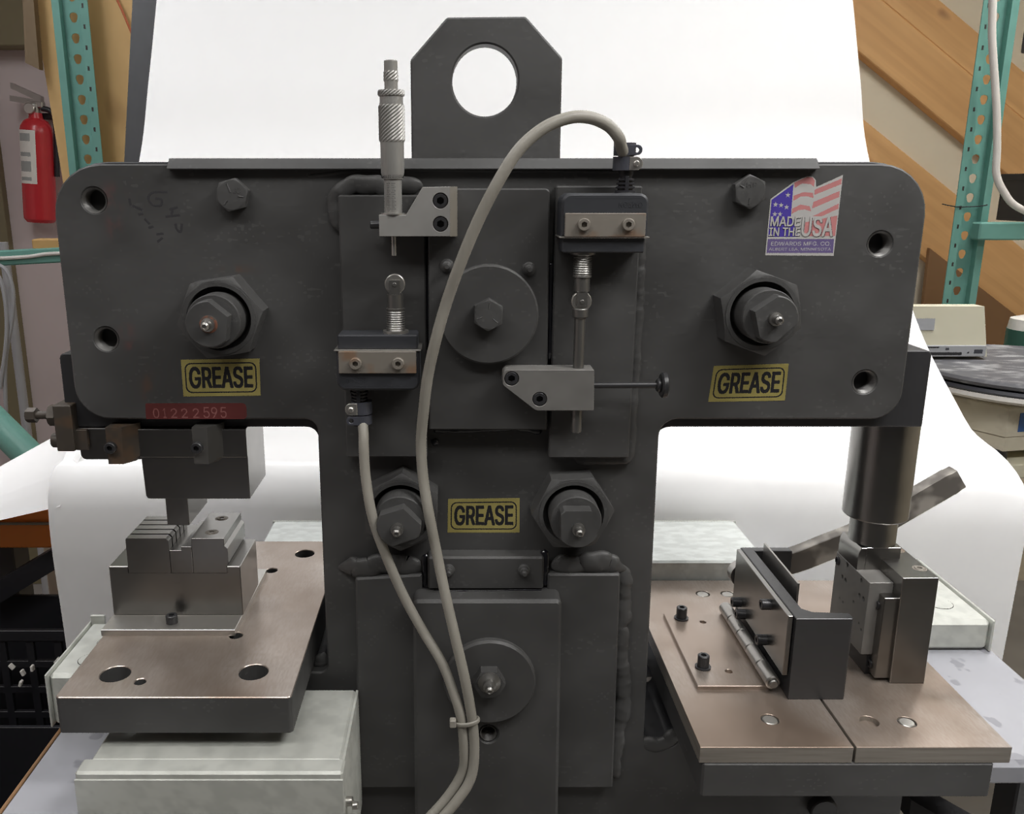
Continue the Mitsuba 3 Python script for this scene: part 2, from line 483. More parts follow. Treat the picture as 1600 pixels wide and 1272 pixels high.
for i, L in enumerate(LAMPS):
    x, y, z = L['c']
    a, b = (L['l'] / 2, L['w'] / 2) if L['rot'] == 0 else (L['w'] / 2, L['l'] / 2)
    key = say('ceiling_light' + (f'_{i:03d}' if i else ''), L['label'], 'ceiling light', 'long ceiling lights')
    put(key + '__housing', cbox(x - a - 8, x + a + 8, y - b - 8, y + b + 8, z, z + 60, 3), FIXTURE)
    for s in (-1, 1):
        put(key + '__hanger', rod((x + s * a * 0.8, y, z + 58), (x + s * a * 0.8, y, ZC), 4), FIXTURE)
    d = trimesh.Trimesh([[x - a, y - b, z - 2], [x + a, y - b, z - 2], [x + a, y + b, z - 2], [x - a, y + b, z - 2]], [[0, 2, 1], [0, 3, 2]], process=False)
    put(key + '__diffuser', d, FIXTURE, smooth=False, more={'emitter': {'type': 'area', 'radiance': {'type': 'rgb', 'value': [L['e'] * c for c in L['tint']]}}})

# ------------------------------------------------------------------ punch press: frame
PR = say('punch_press', 'dark grey painted tee-shaped punch press with two work tables, in the middle of the picture', 'punch press')
FRONT = rpoly([(-271, 14, 34), (-271, -161.5, 24), (-100, -161.5, 9), (-100, -363, 6), (-214, -363, 3), (-214, -900), (357, -900),
               (357, -410.5, 2), (174, -410.5, 4), (172, -429, 6), (146.5, -429, 9), (144, -161.5, 13), (315, -161.5, 20), (315, 14, 34)])
THREADS = [(-243.5, -9.6), (-244.7, -103.7), (286.4, -38.3), (287.0, -134.3)]
put(PR + '__frame_plate', plate(FRONT, 0, 12, 1.2, [circ(x, z, 8.2) for x, z in THREADS]), FRAMEPAINT)
CORE = rpoly([(-273.5, 15.5, 36), (-273.5, -116, 0), (-284.5, -116, 4), (-284.5, -170.5, 1), (-101.5, -170.5, 9), (-101.5, -363, 6), (-214, -363, 3), (-214, -900), (357, -900),
              (357, -410.5, 2), (174, -410.5, 4), (172, -429, 6), (145, -429, 9), (142.5, -170.5, 13), (338.5, -170.5, 1), (338.5, -114, 4), (317, -114, 0), (317, 15.5, 36)])
put(PR + '__frame_core', plate(CORE, 12, 92, 0.8), DARKPAINT, 'black core of the frame with the two guide blocks')


def threaded_hole(x, z, r, y0, depth, name='threaded_hole'):
    prof = [(r + 0.5, 0)]
    k = int(depth / 1.6)
    for i in range(k):
        prof += [(r, 0.3 + i * 1.6), (r - 0.9, 1.1 + i * 1.6)]
    prof += [(r - 0.9, depth), (0, depth)]
    m = trimesh.creation.revolve(np.array(prof), sections=32)
    m = align(m, np.array([0, 1.0, 0]))
    m = mv(m, x, y0, z)
    m.invert() if m.face_normals[len(m.faces) // 2] @ (np.array([x, y0, z]) - m.triangles_center[len(m.faces) // 2]) < 0 else None
    put(PR + '__' + name, m, THREADMAT)


THREADMAT = mat('cut_thread_steel', (0.09, 0.088, 0.085), 0.4, 0.5, two=True)
for x, z in THREADS:
    threaded_hole(x, z, 8.0, 0.4, 11.4)
put(PR + '__top_plate', hull([(x, y, z) for x in (-191.3, 238.2) for y, z in ((-6, 10.5), (-6, 11), (0.5, 17.2), (2, 17.6), (96, 17.6), (96, 15.6), (0, 15.6), (0, 10.5))]), PAINT)
put(PR + '__lifting_lug', plate(rpoly([(-32.5, 17, 0), (72.5, 17, 0), (72, 85.3, 4), (46.5, 111.5, 4), (-7.3, 111, 4), (-32.5, 84, 4)]), 40, 58, 1.2, [[(19 + (x - 19), 70.5 + (z - 70.5) * 1.04) for x, z in circ(19, 70.5, 22.8, 48)]]), PAINT, 'lifting eye plate with a large round hole')
# side covers with a bolt each
for s, x0, x1, zt, zb, zb2 in ((-1, -275.6, -272.6, -12, -68, -38), (1, 316, 318.4, -20, -68, -52)):
    put(PR + '__side_cover', cbox(x0, x1, 20, 86, zb, zt, 0.5), DARKPAINT)
    put(PR + '__side_bolt', place(hexhead(11, 5, 20), (x1 if s > 0 else x0, 48, zb2), (s, 0, 0)), DARKPAINT)
# hexagon bolts in the head
for x, z, ang, marks, word in ((-149.2, -6, 15, [(110, .2, .85), (-130, .5, .9), (-10, .5, .9)], 'JC'), (193.2, -4, 35, [(150, .6, .95), (-95, .45, .9)], 'HP')):
    k = put(PR + '__hex_bolt', facing(hexhead(19.5, 8.5, ang, 0.95), x, 0.2, z), PAINT)
    for a, r0, r1 in marks:
        a = math.radians(a)
        put(k + '__raised_mark', rod((x + 9 * r0 * math.cos(a), -8.4, z + 9 * r0 * math.sin(a)), (x + 9 * r1 * math.cos(a), -8.4, z + 9 * r1 * math.sin(a)), 0.55, 8), PAINT)
    put(k + '__raised_letters', text(word, x + (-3 if word == 'HP' else 1.5), x + (4 if word == 'HP' else 6), z + (3 if word == 'HP' else 1), z + (6 if word == 'HP' else 4.5), -8.2, 0.5), PAINT)


# pivot nuts: hexagon nut, stub pin with flats, grease fitting
def pivot(x, z, ang, flats, tip=(0, 0), rust=False):
    hexa = hexhead(51, 21, ang, 0.985, 21.5, 12)
    ring = mlathe([(21.6, 20.5), (24.3, 20.5), (24.3, 21.8), (21.6, 21.8)], 48)
    k = put(PR + '__pivot_nut', join(facing(hexa, x, 0.3, z), facing(ring, x, 0.3, z)), PAINT)
    body = mlathe([(0, 0), (17.8, 0), (17.8, 26), (17.2, 27), (0, 27)], 48)
    end = mlathe([(0, 26), (15.2, 26), (15.2, 37.2), (14.4, 38), (0, 38)], 48)
    for a in flats:
        cut = m3.Manifold.cube([40, 40, 30]).translate([11.6, -20, 27.2]).rotate([0, 0, a])
        end = end - cut
    put(k + '__pin', facing(body + end, x, -8, z), PAINT)
    zk = lathe([(0, 0), (4.4, 0), (4.4, 3.2), (3.1, 3.6), (2.5, 5.5), (3.0, 7.4), (2.7, 9.2), (1.5, 10.2), (1.3, 9.4), (0, 9.3)], (x + tip[0], -45.8, z + tip[1]), (0, -1, 0), 24)
    put(k + '__grease_fitting', zk, STEEL if rust else DSTEEL)
    if rust:
        ringr = lathe([(4.4, 0), (6.0, 0), (5.6, 0.4), (4.4, 0.7)], (x, -45.9, z), (0, -1, 0), 24)
        put(k + '__rust_ring', ringr, RUSTRED)


RUSTRED = mat('red_rust', lambda p, n, uv: mix((0.05, 0.04, 0.035), (0.13, 0.05, 0.028), smoothstep(0.35, 0.6, fbm(p.x * 400, p.y * 400, p.z * 400, 2))), 0.8)
pivot(-159.5, -86.2, 9, (50, -8), (0, 0), True)
pivot(203.2, -83, 40, (125, 195, -45), (-0.5, 0.5))
pivot(-40.0, -225, 28, (108, 45, -70), (-1, -1))
pivot(82.0, -225.2, 3, (90, 182, 15), (0, -1))

# stickers with the word GREASE
for (a, b, c, d) in (((-194, -144.7), (-139.4, -144.0), (-138.8, -117.4), (-193.8, -118.2)), ((177.6, -148.6), (231.9, -147.6), (232.1, -121.0), (179.8, -122.7)), ((-7.4, -247.8), (45.7, -247.8), (45.3, -220.9), (-7.0, -221.7))):
    body = plate([(0, 0), (1, 0), (1, 1), (0, 1)], -0.35, 0.05, 0)
    k = put(PR + '__grease_sticker', quad(body, a, b, c, d), FOIL, 'yellow foil sticker reading GREASE')
    o = [(u / 54, v / 26.5) for u, v in rpoly([(2.2, 2.4, 4.5), (51.8, 2.4, 4.5), (51.8, 24.1, 4.5), (2.2, 24.1, 4.5)])]
    i = [(u / 54, v / 26.5) for u, v in rpoly([(3.05, 3.25, 3.9), (50.95, 3.25, 3.9), (50.95, 23.25, 3.9), (3.05, 23.25, 3.9)])]
    put(k + '__border_line', quad(plate(o, -0.5, -0.3, 0, [i]), a, b, c, d), INK)
    put(k + '__lettering', quad(join(*[mv(text('GREASE', 0.095, 0.905, 0.215, 0.805, -0.3, 0.18, True), q) for q in (-0.006, 0, 0.006)]), a, b, c, d), INK)
# serial number on red paint
k = put(PR + '__serial_patch', plate(rpoly([(-222, -161.3, 1), (-150, -161.3, 3), (-150, -149.5, 3), (-221.5, -149.7, 1)]), -0.2, 0.05, 0), RED, 'dark red paint patch with a stamped serial number')
for ch, x in zip('01222595', (-216.6, -209.5, -203.9, -196.5, -188.3, -180.7, -175.2, -168.6)):
    put(k + '__stamped_digit', text(ch, x, x + (4.4 if ch != '1' else 2.4), -160.4, -153.4 + (1.0 if ch in '95' else 0), -0.15, 0.22), REDLINE)
# flag sticker
k = put(PR + '__flag_sticker', plate([(209.1, -46.0), (255.6, -46.3), (256.0, -19.0), (256.2, 6.8), (239.2, -1.0), (238.5, 3.6), (236.2, 5.8), (232.7, 6.1), (229.3, 4.8), (223.5, 1.9), (209.4, -8.8)], -0.35, 0.05, 0), SILVER, 'silver flag sticker with stars and stripes')
put(k + '__canton', plate([(210.2, -9.3), (210.1, -20), (210, -33.6), (230.5, -33.6), (224.1, -19.7), (223.8, 0.9)], -0.42, -0.3, 0), FLAGBLUE)
for s in ([(224.3, 1.9), (232.7, 5.7), (236.3, 5.2), (237.9, 3.1), (237.6, -0.8), (235.2, 0.9), (229.6, 1.4), (224.9, -1.5)],
          [(224.6, -6.6), (231.2, -4.2), (237.3, -4.7), (238.1, -8.1), (233.5, -6.9), (229.4, -7.1), (224.7, -10.1)],
          [(224.6, -15.0), (229.9, -12.3), (236.1, -13.5), (237.5, -17.0), (233.3, -15.5), (228.8, -16.0), (224.4, -18.5)],
          [(238.3, -2.7), (255.7, 4.6), (255.6, 0.9), (238.4, -6.1)], [(238.4, -10.6), (255.1, -3.5), (255.2, -7.4), (237.6, -15.0)],
          [(238.8, -20.0), (255.4, -11.6), (255.5, -15.0), (244.9, -20.0)], [(234, -24), (255.3, -19.5), (255.2, -33), (234, -33.2)]):
    put(k + '__stripe', plate(s, -0.41, -0.3, 0), FLAGRED)
for x, z in ((220.8, -6.1), (213.0, -12.3), (216.8, -12.8), (220.6, -14.0), (213.1, -18.6), (216.6, -18.6)):
    put(k + '__star', plate([(x + (1.9 if j % 2 == 0 else 0.75) * math.sin(math.pi / 5 * j), z + (1.9 if j % 2 == 0 else 0.75) * math.cos(math.pi / 5 * j)) for j in range(10)], -0.5, -0.36, 0), SILVER)
put(k + '__name_band', plate([(209.9, -44.4), (254.9, -44.4), (254.7, -35.0), (209.9, -35.0)], -0.42, -0.3, 0), BAND)
for w, x0, x1, z0, z1, bold in (('MADE', 210.5, 230.4, -26.7, -20.1, True), ('IN THE', 210.2, 230.9, -33.0, -27.4, True), ('USA', 231.8, 253.2, -33.4, -20.1, True)):
    put(k + '__lettering', text(w, x0, x1, z0, z1, -0.6, 0.35, bold), SILVER)
    put(k + '__lettering_shadow', text(w, x0 + 0.5, x1 + 0.5, z0 - 0.45, z1 - 0.45, -0.36, 0.16, bold), INK)
for w, x0, x1, z0, z1 in (('EDWARDS MFG. CO.', 212.4, 252.8, -39.5, -36.8), ('ALBERT LEA, MINNESOTA', 211.2, 253.2, -43.2, -40.9)):
    put(k + '__lettering', text(w, x0, x1, z0, z1, -0.38, 0.15), SILVER)
# faded pen marks
for st in [[(-193.9, -4.2), (-203.3, -4.5), (-207.0, -7.8), (-204.7, -12.4), (-199.3, -13.0), (-198.3, -9.1), (-202.3, -8.4)], [(-193.5, -15.7), (-187.9, -14.0)], [(-191.4, -15.7), (-192.4, -19.0)], [(-196.5, -20.3), (-186.6, -19.3)], [(-190.1, -24.9), (-189.7, -28.3), (-187.2, -30.3), (-185.7, -24.9)], [(-219.8, -8.4), (-219.2, -13.0)], [(-218.2, -13.0), (-211.7, -16.0)], [(-214.7, -19.0), (-211.3, -18.3)], [(-210.9, -21.6), (-207.5, -25.3)], [(-208.7, -27.6), (-205.2, -26.9)], [(-203.6, -31.9), (-198.8, -31.6)], [(-203.4, -37.0), (-199.7, -34.3)]]:
    put(PR + '__pen_mark', tube(catmull([(x, 0.0, z) for x, z in st], 0.6), 0.95, 6, squash=0.1), PENINK)

# ------------------------------------------------------------------ punch press: slides and guides on the column
put(PR + '__guide_plate', cbox(-78.5, -21.3, -12, 0.3, -186.2, -6.0, 1.0), PAINT)
put(PR + '__slide_plate', plate(rpoly([(-19.8, -164.9, 1), (62, -164.9, 1), (60, -1.8, 3), (-19.3, -1.8, 3)]), -16, 0.3, 0.9), PAINT)
put(PR + '__guide_plate', cbox(64.5, 121.0, -12, 0.3, -186.8, -0.2, 1.0), PAINT)
k = put(PR + '__pivot_disc', lathe([(0, 0), (33.2, 0), (33.2, 8), (32, 9), (0, 9)], (20.6, -15.5, -83.4), (0, -1, 0), 64), PAINT)
put(k + '__hex_bolt', facing(hexhead(18.5, 9.5, 28, 0.95), 20.2, -24, -82.2), PAINT)
for a in (85, 200, -40):
    a = math.radians(a)
    put(k + '__raised_mark', rod((20 + 4 * math.cos(a), -33.4, -82 + 4 * math.sin(a)), (20 + 8 * math.cos(a), -33.4, -82 + 8 * math.sin(a)), 0.5, 8), PAINT)
put(k + '__raised_letters', text('M', 24, 27.5, -82.5, -78.5, -33.2, 0.5), PAINT)


def nipple(x, y, z, name='grease_nipple'):
    put(PR + '__' + name, lathe([(0, 0), (4.6, 0), (4.6, 1.6), (3.6, 2.2), (3.4, 4.5), (2.2, 5.2), (1.9, 6.6), (2.3, 8), (1.4, 9.2), (0, 9.2)], (x, y, z), (0, -1, 0), 20), PAINT)


nipple(-7, -15.8, -51.5)
nipple(47.4, -15.8, -53.5)
put(PR + '__gib_bar', cbox(-21.8, 62.8, -14, 0.3, -287.0, -261.2, 1.4), PAINT)
nipple(-6.6, -13.8, -271)
nipple(48.2, -13.8, -271)
put(PR + '__lower_guide', plate(rpoly([(-78, -457.5, 1), (-26, -457.5, 1), (-26, -276, 1), (-75, -279, 2)]), -12, 0.3, 1.4), PAINT)
put(PR + '__lower_guide', plate(rpoly([(66, -457.5, 1), (121.5, -457.5, 1), (119.3, -275.5, 2), (66, -275.5, 1)]), -12, 0.3, 1.4), PAINT)
k = put(PR + '__lower_slide', plate(rpoly([(-33, -560, 1), (78, -560, 1), (74.6, -287.6, 4), (-32, -287.6, 4)]), -30, 0.3, 2.2, [circ(22.9, -396.4, 6.4)]), PAINT)
m = align(trimesh.creation.revolve(np.array([(6.3, 0)] + [q for i in range(9) for q in ((6.2, 0.3 + 1.4 * i), (5.4, 1.0 + 1.4 * i))] + [(5.4, 14), (0, 14)]), sections=32), np.array([0, 1.0, 0]))
put(k + '__threaded_hole', mv(m, 22.9, -29.6, -396.4), THREADMAT)
k = put(PR + '__lower_disc', lathe([(0, 0), (33.6, 0), (33.6, 4.0), (32.2, 6), (0, 6)], (23.3, -30.2, -350.2), (0, -1, 0), 64), PAINT)
put(k + '__hex_nut', facing(hexhead(20.5, 9, 0, 0.94), 22.6, -36, -346.6), PAINT)
put(k + '__grease_fitting', lathe([(0, 0), (8.2, 0), (8.2, 1.2), (6.5, 2.0), (4.6, 3.2), (4.6, 6.5), (3.0, 7.4), (2.4, 9.5), (2.8, 11.2), (1.6, 12.6), (1.2, 11.8), (0, 11.7)], (22.6, -44.8, -344), (0, -1, 0), 24), DSTEEL)

# weld beads
for pts, r, sd, lump in (
        ([(-79.5, -3, -30), (-80.5, -3, -14), (-77, -4, -3), (-66, -4, 0.5), (-50, -4, 0), (-32, -4, 0.5), (-24, -4, -3)], 6.2, 3, 0.35),
        ([(123.5, -3, -30), (123.8, -3, -90), (123.4, -3, -150), (122.5, -3, -184), (117, -3, -189), (104, -2.5, -190), (84, -2, -189.5)], 4.2, 5, 0.5),
        ([(-86, -1, -276), (-78, -4, -273), (-68, -6, -272), (-54, -6, -271.5), (-40, -6, -271), (-26, -5, -272)], 8.5, 8, 0.5),
        ([(67, -6, -270), (84, -7, -269), (100, -7, -268.5), (114, -6, -269), (123, -4, -274)], 8.5, 11, 0.5),
        ([(123, -3, -272), (124.5, -3, -300), (123.5, -3, -330), (125, -3, -360), (127, -3, -392), (124.5, -3, -420), (124, -3, -455)], 6.0, 13, 0.7),
        ([(144, 3, -428), (152, 1, -427), (160, 1, -426), (168, 1, -422), (174, 3, -413)], 6.5, 17, 0.6),
        ([(-105, 10, -352), (-106, 10, -360), (-107, 8, -366)], 5.5, 19, 0.9),
        ([(-100, 0, 6), (-60, 0, 9.5), (0, 0, 9.8), (60, 0, 9.6), (110, 0, 9)], 1.3, 23, 0.6)):
    put(PR + '__weld_bead', weld(pts, r, sd, lump=lump), PAINT, smooth=70)
# grease squeezed out of the slide joints
for pts, r, sd in (([(-20.6, -6, -40), (-20.4, -8, -80), (-20.6, -7, -120), (-20.4, -6, -160)], 1.5, 31), ([(62.6, -9, -50), (62.8, -9, -75), (63.3, -10, -100), (63.4, -10, -117)], 1.7, 32), ([(-23.8, -6, -262), (-24.0, -8, -274), (-23.5, -8, -286), (-22.5, -10, -289)], 2.6, 33), ([(64.0, -7, -258), (64.5, -9, -268), (64.2, -9, -278), (64.5, -9, -287)], 2.8, 34), ([(-17, -1, -168), (0, -1, -169.5), (14, -1, -168.5), (44, -1, -167.5), (60, -1, -170)], 2.2, 35), ([(-18, -1.5, -176), (-14, -1, -180)], 3.0, 36), ([(-18, -14, -287.6), (10, -15, -288), (40, -14, -288), (62, -14, -287.6)], 0.9, 37)):
    put(PR + '__grease_smear', weld(pts, r, sd, 0.6, lump=0.9), GREASE, smooth=40)

# ------------------------------------------------------------------ punch press: tables, ram
L_HOLES = [(-238.7, -56.7, 10.4), (-142.9, -54.3, 10.2), (-217.9, -66.5, 4.0), (-141.5, 148.3, 8.8), (-167.8, -3.0, 5.0), (-164.5, 112, 5.0)]
TL = rpoly([(-268.3, -85.4, 3), (-110.9, -85.4, 3), (-110.9, 177, 2), (-268.3, 177, 2)])
k = put(PR + '__work_table', slab(TL, -357, -331, 0.0, [circ(x, y, r, 36) for x, y, r in L_HOLES]), PAINT, 'left work table, thick dark grey slab with a bare brown steel top')
put(k + '__bare_top', slab(TL, -331, -330, 0.5, [circ(x, y, r, 36) for x, y, r in L_HOLES]), BROWN, 'bare brown oiled steel top')
put(PR + '__table_support', cbox(-205, -112, 2, 90, -363.4, -356.6, 0.3), PAINT)
k = put(PR + '__work_table', cbox(167.4, 366.6, -83.3, 177, -409.5, -382.2, 1.5), PAINT, 'right work table slab painted dark grey')
put(PR + '__bolt_end', rod((292, -8, -483), (292, 10, -483), 11, 28, 1), DARKPAINT)
k = put(PR + '__ram', lathe([(0, 0), (17.4, 0), (17.4, 19), (17.6, 20.5), (23.4, 21.5), (24, 22.5), (24, 105), (0, 105)], (329.2, 46, -272.6), (0, 0, 1), 48), TOOL, 'round ground steel ram under the right end of the head')

# ------------------------------------------------------------------ limit switches
def limit_switch(key, flip, where, label):
    """Built upright (plunger up) round the origin at the body's centre, then turned over for the other one."""
    place_ = (lambda m: mv(rot(m, 180, [0, 1, 0]), *where)) if flip else (lambda m: mv(m, *where))
    k = say(key, label, 'limit switch')
    body = plate(rpoly([(-27.5, -18.5, 6), (27.5, -18.5, 6), (27.5, 8.5, 1), (-27.5, 8.5, 1)]), -12, 12, 1.5)
    put(k + '__body', place_(body), SWITCH)
    put(k + '__skirt', place_(cbox(-28.6, 28.6, -13, 13, 8.2, 9.2, 0.3)), BRIGHT, 'thin bright gasket edge')
    put(k + '__cover', place_(cbox(-26.3, 26.3, -10.5, 11, 9.0, 18.6, 0.8)), SWITCH)
    pl = put(k + '__mounting_plate', place_(cbox(-25.6, 25.4, -14.4, -11.8, -6.4, 8.4, 0.4)), RUSTY, 'tarnished steel clamping plate')
    for sx in (-14.3, 13.6):
        put(k + '__screw', place_(place(socket_screw(4.0, 3.4, 2.0, 2.6), (sx, -14.2, 0.6), (0, -1, 0))), RUSTY)
    px, b = 11.4, 18.6
    put(k + '__washer', place_(lathe([(0, 0), (8.6, 0), (8.6, 1.6), (0, 1.6)], (px, 0, b), (0, 0, 1), 28)), BRIGHT if not flip else DSTEEL)
    thr = [(0, 1.6)] + [q for i in range(9) for q in ((6.3, 1.8 + 1.5 * i), (5.9, 2.55 + 1.5 * i))] + [(6.2, 15.5), (6.3, 16.3), (5.3, 16.6), (5.3, 25.6), (0, 25.6)]
    put(k + '__plunger', place_(lathe(thr, (px, 0, b), (0, 0, 1), 28)), DSTEEL)
    r0 = b + 32.2
    put(k + '__roller', place_(rod((px, -2.2, r0), (px, 2.2, r0), 6.7, 32, 0.6)), BRIGHT)
    yk = join(cbox(px - 3.6, px + 3.6, -4.6, -2.7, b + 25, r0 + 3.2, 0.4), cbox(px - 3.6, px + 3.6, 2.7, 4.6, b + 25, r0 + 3.2, 0.4), rod((px, -5.4, r0), (px, 5.4, r0), 1.5, 14, 0.4))
    put(k + '__yoke', place_(yk), DSTEEL)
    # embossed lettering and rule
    put(k + '__embossed_lettering', place_(text('OMRON', -23.5, -8.5, -13.2, -9.6, -12, 0.35)), SWITCH)
    put(k + '__embossed_rule', place_(cbox(-23.5, 20, -12.3, -11.9, -15.6, -15.2, 0)), SWITCH)
    # bellows boot and cable clamp
    bx = -14.2
    prof = [(0, 0), (6.6, 0)] + [q for i in range(4) for q in ((6.4 - 0.3 * i, 0.6 + 2.4 * i), (6.4 - 0.3 * i, 1.6 + 2.4 * i), (4.8 - 0.3 * i, 2.0 + 2.4 * i), (4.8 - 0.3 * i, 2.8 + 2.4 * i))] + [(4.6, 12), (4.6, 27), (0, 27)]
    put(k + '__boot', place_(join(lathe(prof, (bx, 0, -18.5), (0, 0, -1), 28), cbox(bx - 1.2, bx + 1.2, -6.2, -4, -29, -18.6, 0.3))), BLACKPL)
    e = 4.0 if flip else 0.0
    cl = join(lathe([(4.4, 0), (7.2, 0), (7.2, 8.4), (4.4, 8.4), (4.4, 0)], (bx + 1.4, 0, -28.5 - e), (0, 0, -1), 28), lathe([(4.4, 0), (7.0, 0), (7.0, 6.4 + e / 3), (4.4, 6.4 + e / 3), (4.4, 0)], (bx + 1.4, 0, -37.6 - e), (0, 0, -1), 28),
              plate(rpoly([(bx - 8.5, -44.0 - e, 2.9), (bx, -44.0 - e), (bx, -37.8 - e), (bx - 8.5, -37.8 - e, 2.9)]), -6.8, -4.6, 0.25, [circ(bx - 5.2, -40.9 - e, 1.6, 14)]))
    put(k + '__cable_clamp', place_(cl), SLATE)
    put(k + '__clamp_tab', place_(plate(rpoly([(bx - 9, -36.8 - e, 3.8), (bx - 0.8, -36.8 - e), (bx - 0.8, -28.6 - e), (bx - 9, -28.6 - e, 3.8)]), -7.4, -5.2, 0.3)), BRIGHT)
    put(k + '__clamp_screw', place_(lathe([(0, 0), (1.9, 0), (1.9, 0.8), (1.2, 1.4), (1.2, 2.2), (0, 2.2)], (bx - 5.0, -7.3, -32.7 - e), (0, -1, 0), 16)), BRIGHT)


limit_switch('limit_switch', False, (-52.6, -24, -113.6), 'black limit switch with roller pointing up below the micrometer')
limit_switch('limit_switch_001', True, (93.2, -24, -23.2), 'black limit switch turned upside down at the top of the right guide, cable on top')

# ------------------------------------------------------------------ micrometer head on its bracket
SATIN = mat('satin_chrome', (0.27, 0.265, 0.25), 0.42, 0.45)
MB = say('micrometer_bracket', 'ground steel angled bracket with two socket screws carrying the micrometer', 'bracket')
br = plate(rpoly([(-50.2, -31.6, 0.5), (-4.6, -31.6, 0.4), (-4.6, -0.6, 0.4), (-22.2, -0.9, 0.5), (-33.0, -18.2, 0.5), (-50.2, -18.0, 0.5)]), -32, -15.8, 0.25, [circ(-10.9, -9.3, 4.95, 24), circ(-10.9, -23.8, 4.95, 24)])
put(MB + '__body', br, MILLED)
put(MB + '__chamfered_edge', hull([(-4.8, -32, -31.6), (-4.8, -32, -0.6), (-0.2, -29.5, -31.6), (-0.2, -29.5, -0.6), (-0.2, -15.8, -31.6), (-0.2, -15.8, -0.6), (-4.8, -15.8, -31.6), (-4.8, -15.8, -0.6)]), BRIGHT)
for z in (-9.3, -23.8):
    put(MB + '__socket_screw', place(socket_screw(4.7, 6, 2.5, 4), (-10.9, -25.6, z), (0, -1, 0)), BLACKOX)
put(MB + '__clamp_screw', rod((-50, -25, -24.6), (-56.5, -25, -24.6), 2.5, 18, 0.5), BLACKOX)
MH = say('micrometer', 'upright grey micrometer head with knurled thimble standing in the steel bracket', 'micrometer')
X, Y = -41.4, -25.0
put(MH + '__spindle', rod((X, Y, -44.2), (X, Y, -30), 1.7, 16), BRIGHT)
put(MH + '__sleeve', lathe([(0, -20), (5.7, -20), (5.7, 8), (0, 8)], (X, Y, 0), (0, 0, 1), 40), SATIN)
put(MH + '__flange', lathe([(0, -18.2), (8.2, -18.2), (8.2, -17.2), (5.5, -17.0), (5.5, -17.2), (0, -17.2)], (X, Y, 0), (0, 0, 1), 40), BRIGHT)
put(MH + '__thimble', lathe([(5.9, 4.0), (6.6, 4.0), (7.45, 8.2), (7.5, 26.3), (5, 26.3), (5, 8), (5.9, 4.0)], (X, Y, 0), (0, 0, 1), 48), SATIN)
put(MH + '__neck', lathe([(0, 26), (7.3, 26), (7.3, 27), (7.55, 49.2), (7.3, 50.6), (7.3, 54.2), (0, 54.2)], (X, Y, 0), (0, 0, 1), 48), SATIN)


def knurl(r, z0, z1, n, rows, d):
    th, zz = np.linspace(0, 2 * math.pi, n * 2, endpoint=False), np.linspace(z0, z1, rows * 2 + 1)
    A, B = np.meshgrid(np.arange(n * 2), np.arange(len(zz)))
    R = r + d * ((A + B) % 2) * ((B > 0) & (B < len(zz) - 1))
    V = np.stack([X + R * np.cos(th[A]), Y + R * np.sin(th[A]), zz[B]], -1).reshape(-1, 3)
    w, F = n * 2, []
    for b in range(len(zz) - 1):
        i = np.arange(w)
        j = (i + 1) % w
        F += [np.stack([b * w + i, b * w + j, b * w + w + j], 1), np.stack([b * w + i, b * w + w + j, b * w + w + i], 1)]
    return trimesh.Trimesh(V, np.vstack(F), process=False)


put(MH + '__knurled_grip', knurl(7.7, 26.6, 49, 17, 10, 0.6), SATIN, smooth=False)
put(MH + '__knurled_collar', join(knurl(8.0, 54.0, 57.6, 20, 2, 0.5), lathe([(0, 54), (7.9, 54), (7.9, 57.6), (0, 57.6)], (X, Y, 0), (0, 0, 1), 40)), SATIN, smooth=False)
put(MH + '__ratchet', join(lathe([(0, 57), (4.2, 57), (4.2, 74.5), (3.9, 75), (0, 75)], (X, Y, 0), (0, 0, 1), 32), knurl(4.3, 62.5, 68.8, 10, 3, 0.4)), SATIN, smooth=False)
marks = [cbox(X - 3.6 + 0, X + (1.6 if i % 5 == 0 else 0.4), Y - 5.95, Y - 5.0, -15 + i * 1.15, -14.72 + i * 1.15, 0) for i in range(16)]
marks = [rot(mv(cbox(-1.4, 1.4 if i % 2 else 0.6, -5.78, -5.6, 0, 0.25, 0), 0, 0, 0), a, [0, 0, 1]) for i in range(16) for a in (-26, 8)]
gm = [mv(m, X, Y, -15.6 + 1.12 * (j // 2)) for j, m in enumerate(marks)]
put(MH + '__graduation_marks', join(*gm), INK, kind='stuff')
gm = [mv(rot(cbox(-0.12, 0.12, -7.12, -6.85, 0, 2.2, 0), a, [0, 0, 1]), X, Y, 4.6) for a in range(-80, 81, 10)]
put(MH + '__thimble_marks', join(*gm), INK, kind='stuff')

# ------------------------------------------------------------------ stop bracket and stop rod
SB = say('stop_bracket', 'machined steel stop bracket with a long clamp screw right of the pivot disc', 'bracket')
st = plate(rpoly([(52.6, -146.6, 6), (91.6, -146.6, 0.5), (90.8, -118.8, 0.5), (30.2, -118.6, 3), (30.2, -129, 3)]), -33, -15.9, 0.25, [circ(36.0, -124.6, 4.95, 24), circ(55.0, -138.7, 4.95, 24)])
put(SB + '__body', st, DULLSTEEL)
for x, z in ((36.0, -124.6), (55.0, -138.7)):
    put(SB + '__socket_screw', place(socket_screw(4.7, 6, 2.5, 4), (x, -26.8, z), (0, -1, 0)), BLACKOX)
put(SB + '__stop_rod', lathe([(0, 0), (3.5, 0), (3.7, 0.5), (3.7, 78), (5.4, 79.5), (5.4, 84.4), (4.9, 85), (0, 85)], (81.2, -25, -163.5), (0, 0, 1), 24), DSTEEL)
put(SB + '__clamp_screw', join(rod((90, -26, -130.6), (136, -26, -130.6), 2.1, 16), rod((134.2, -26, -130.6), (137.4, -26, -130.6), 4.6, 20, 0.8), rod((137, -26, -130.6), (141.6, -26, -130.6), 8.6, 32, 1.0)), BLACKOX, 'black clamp screw with a round knob')

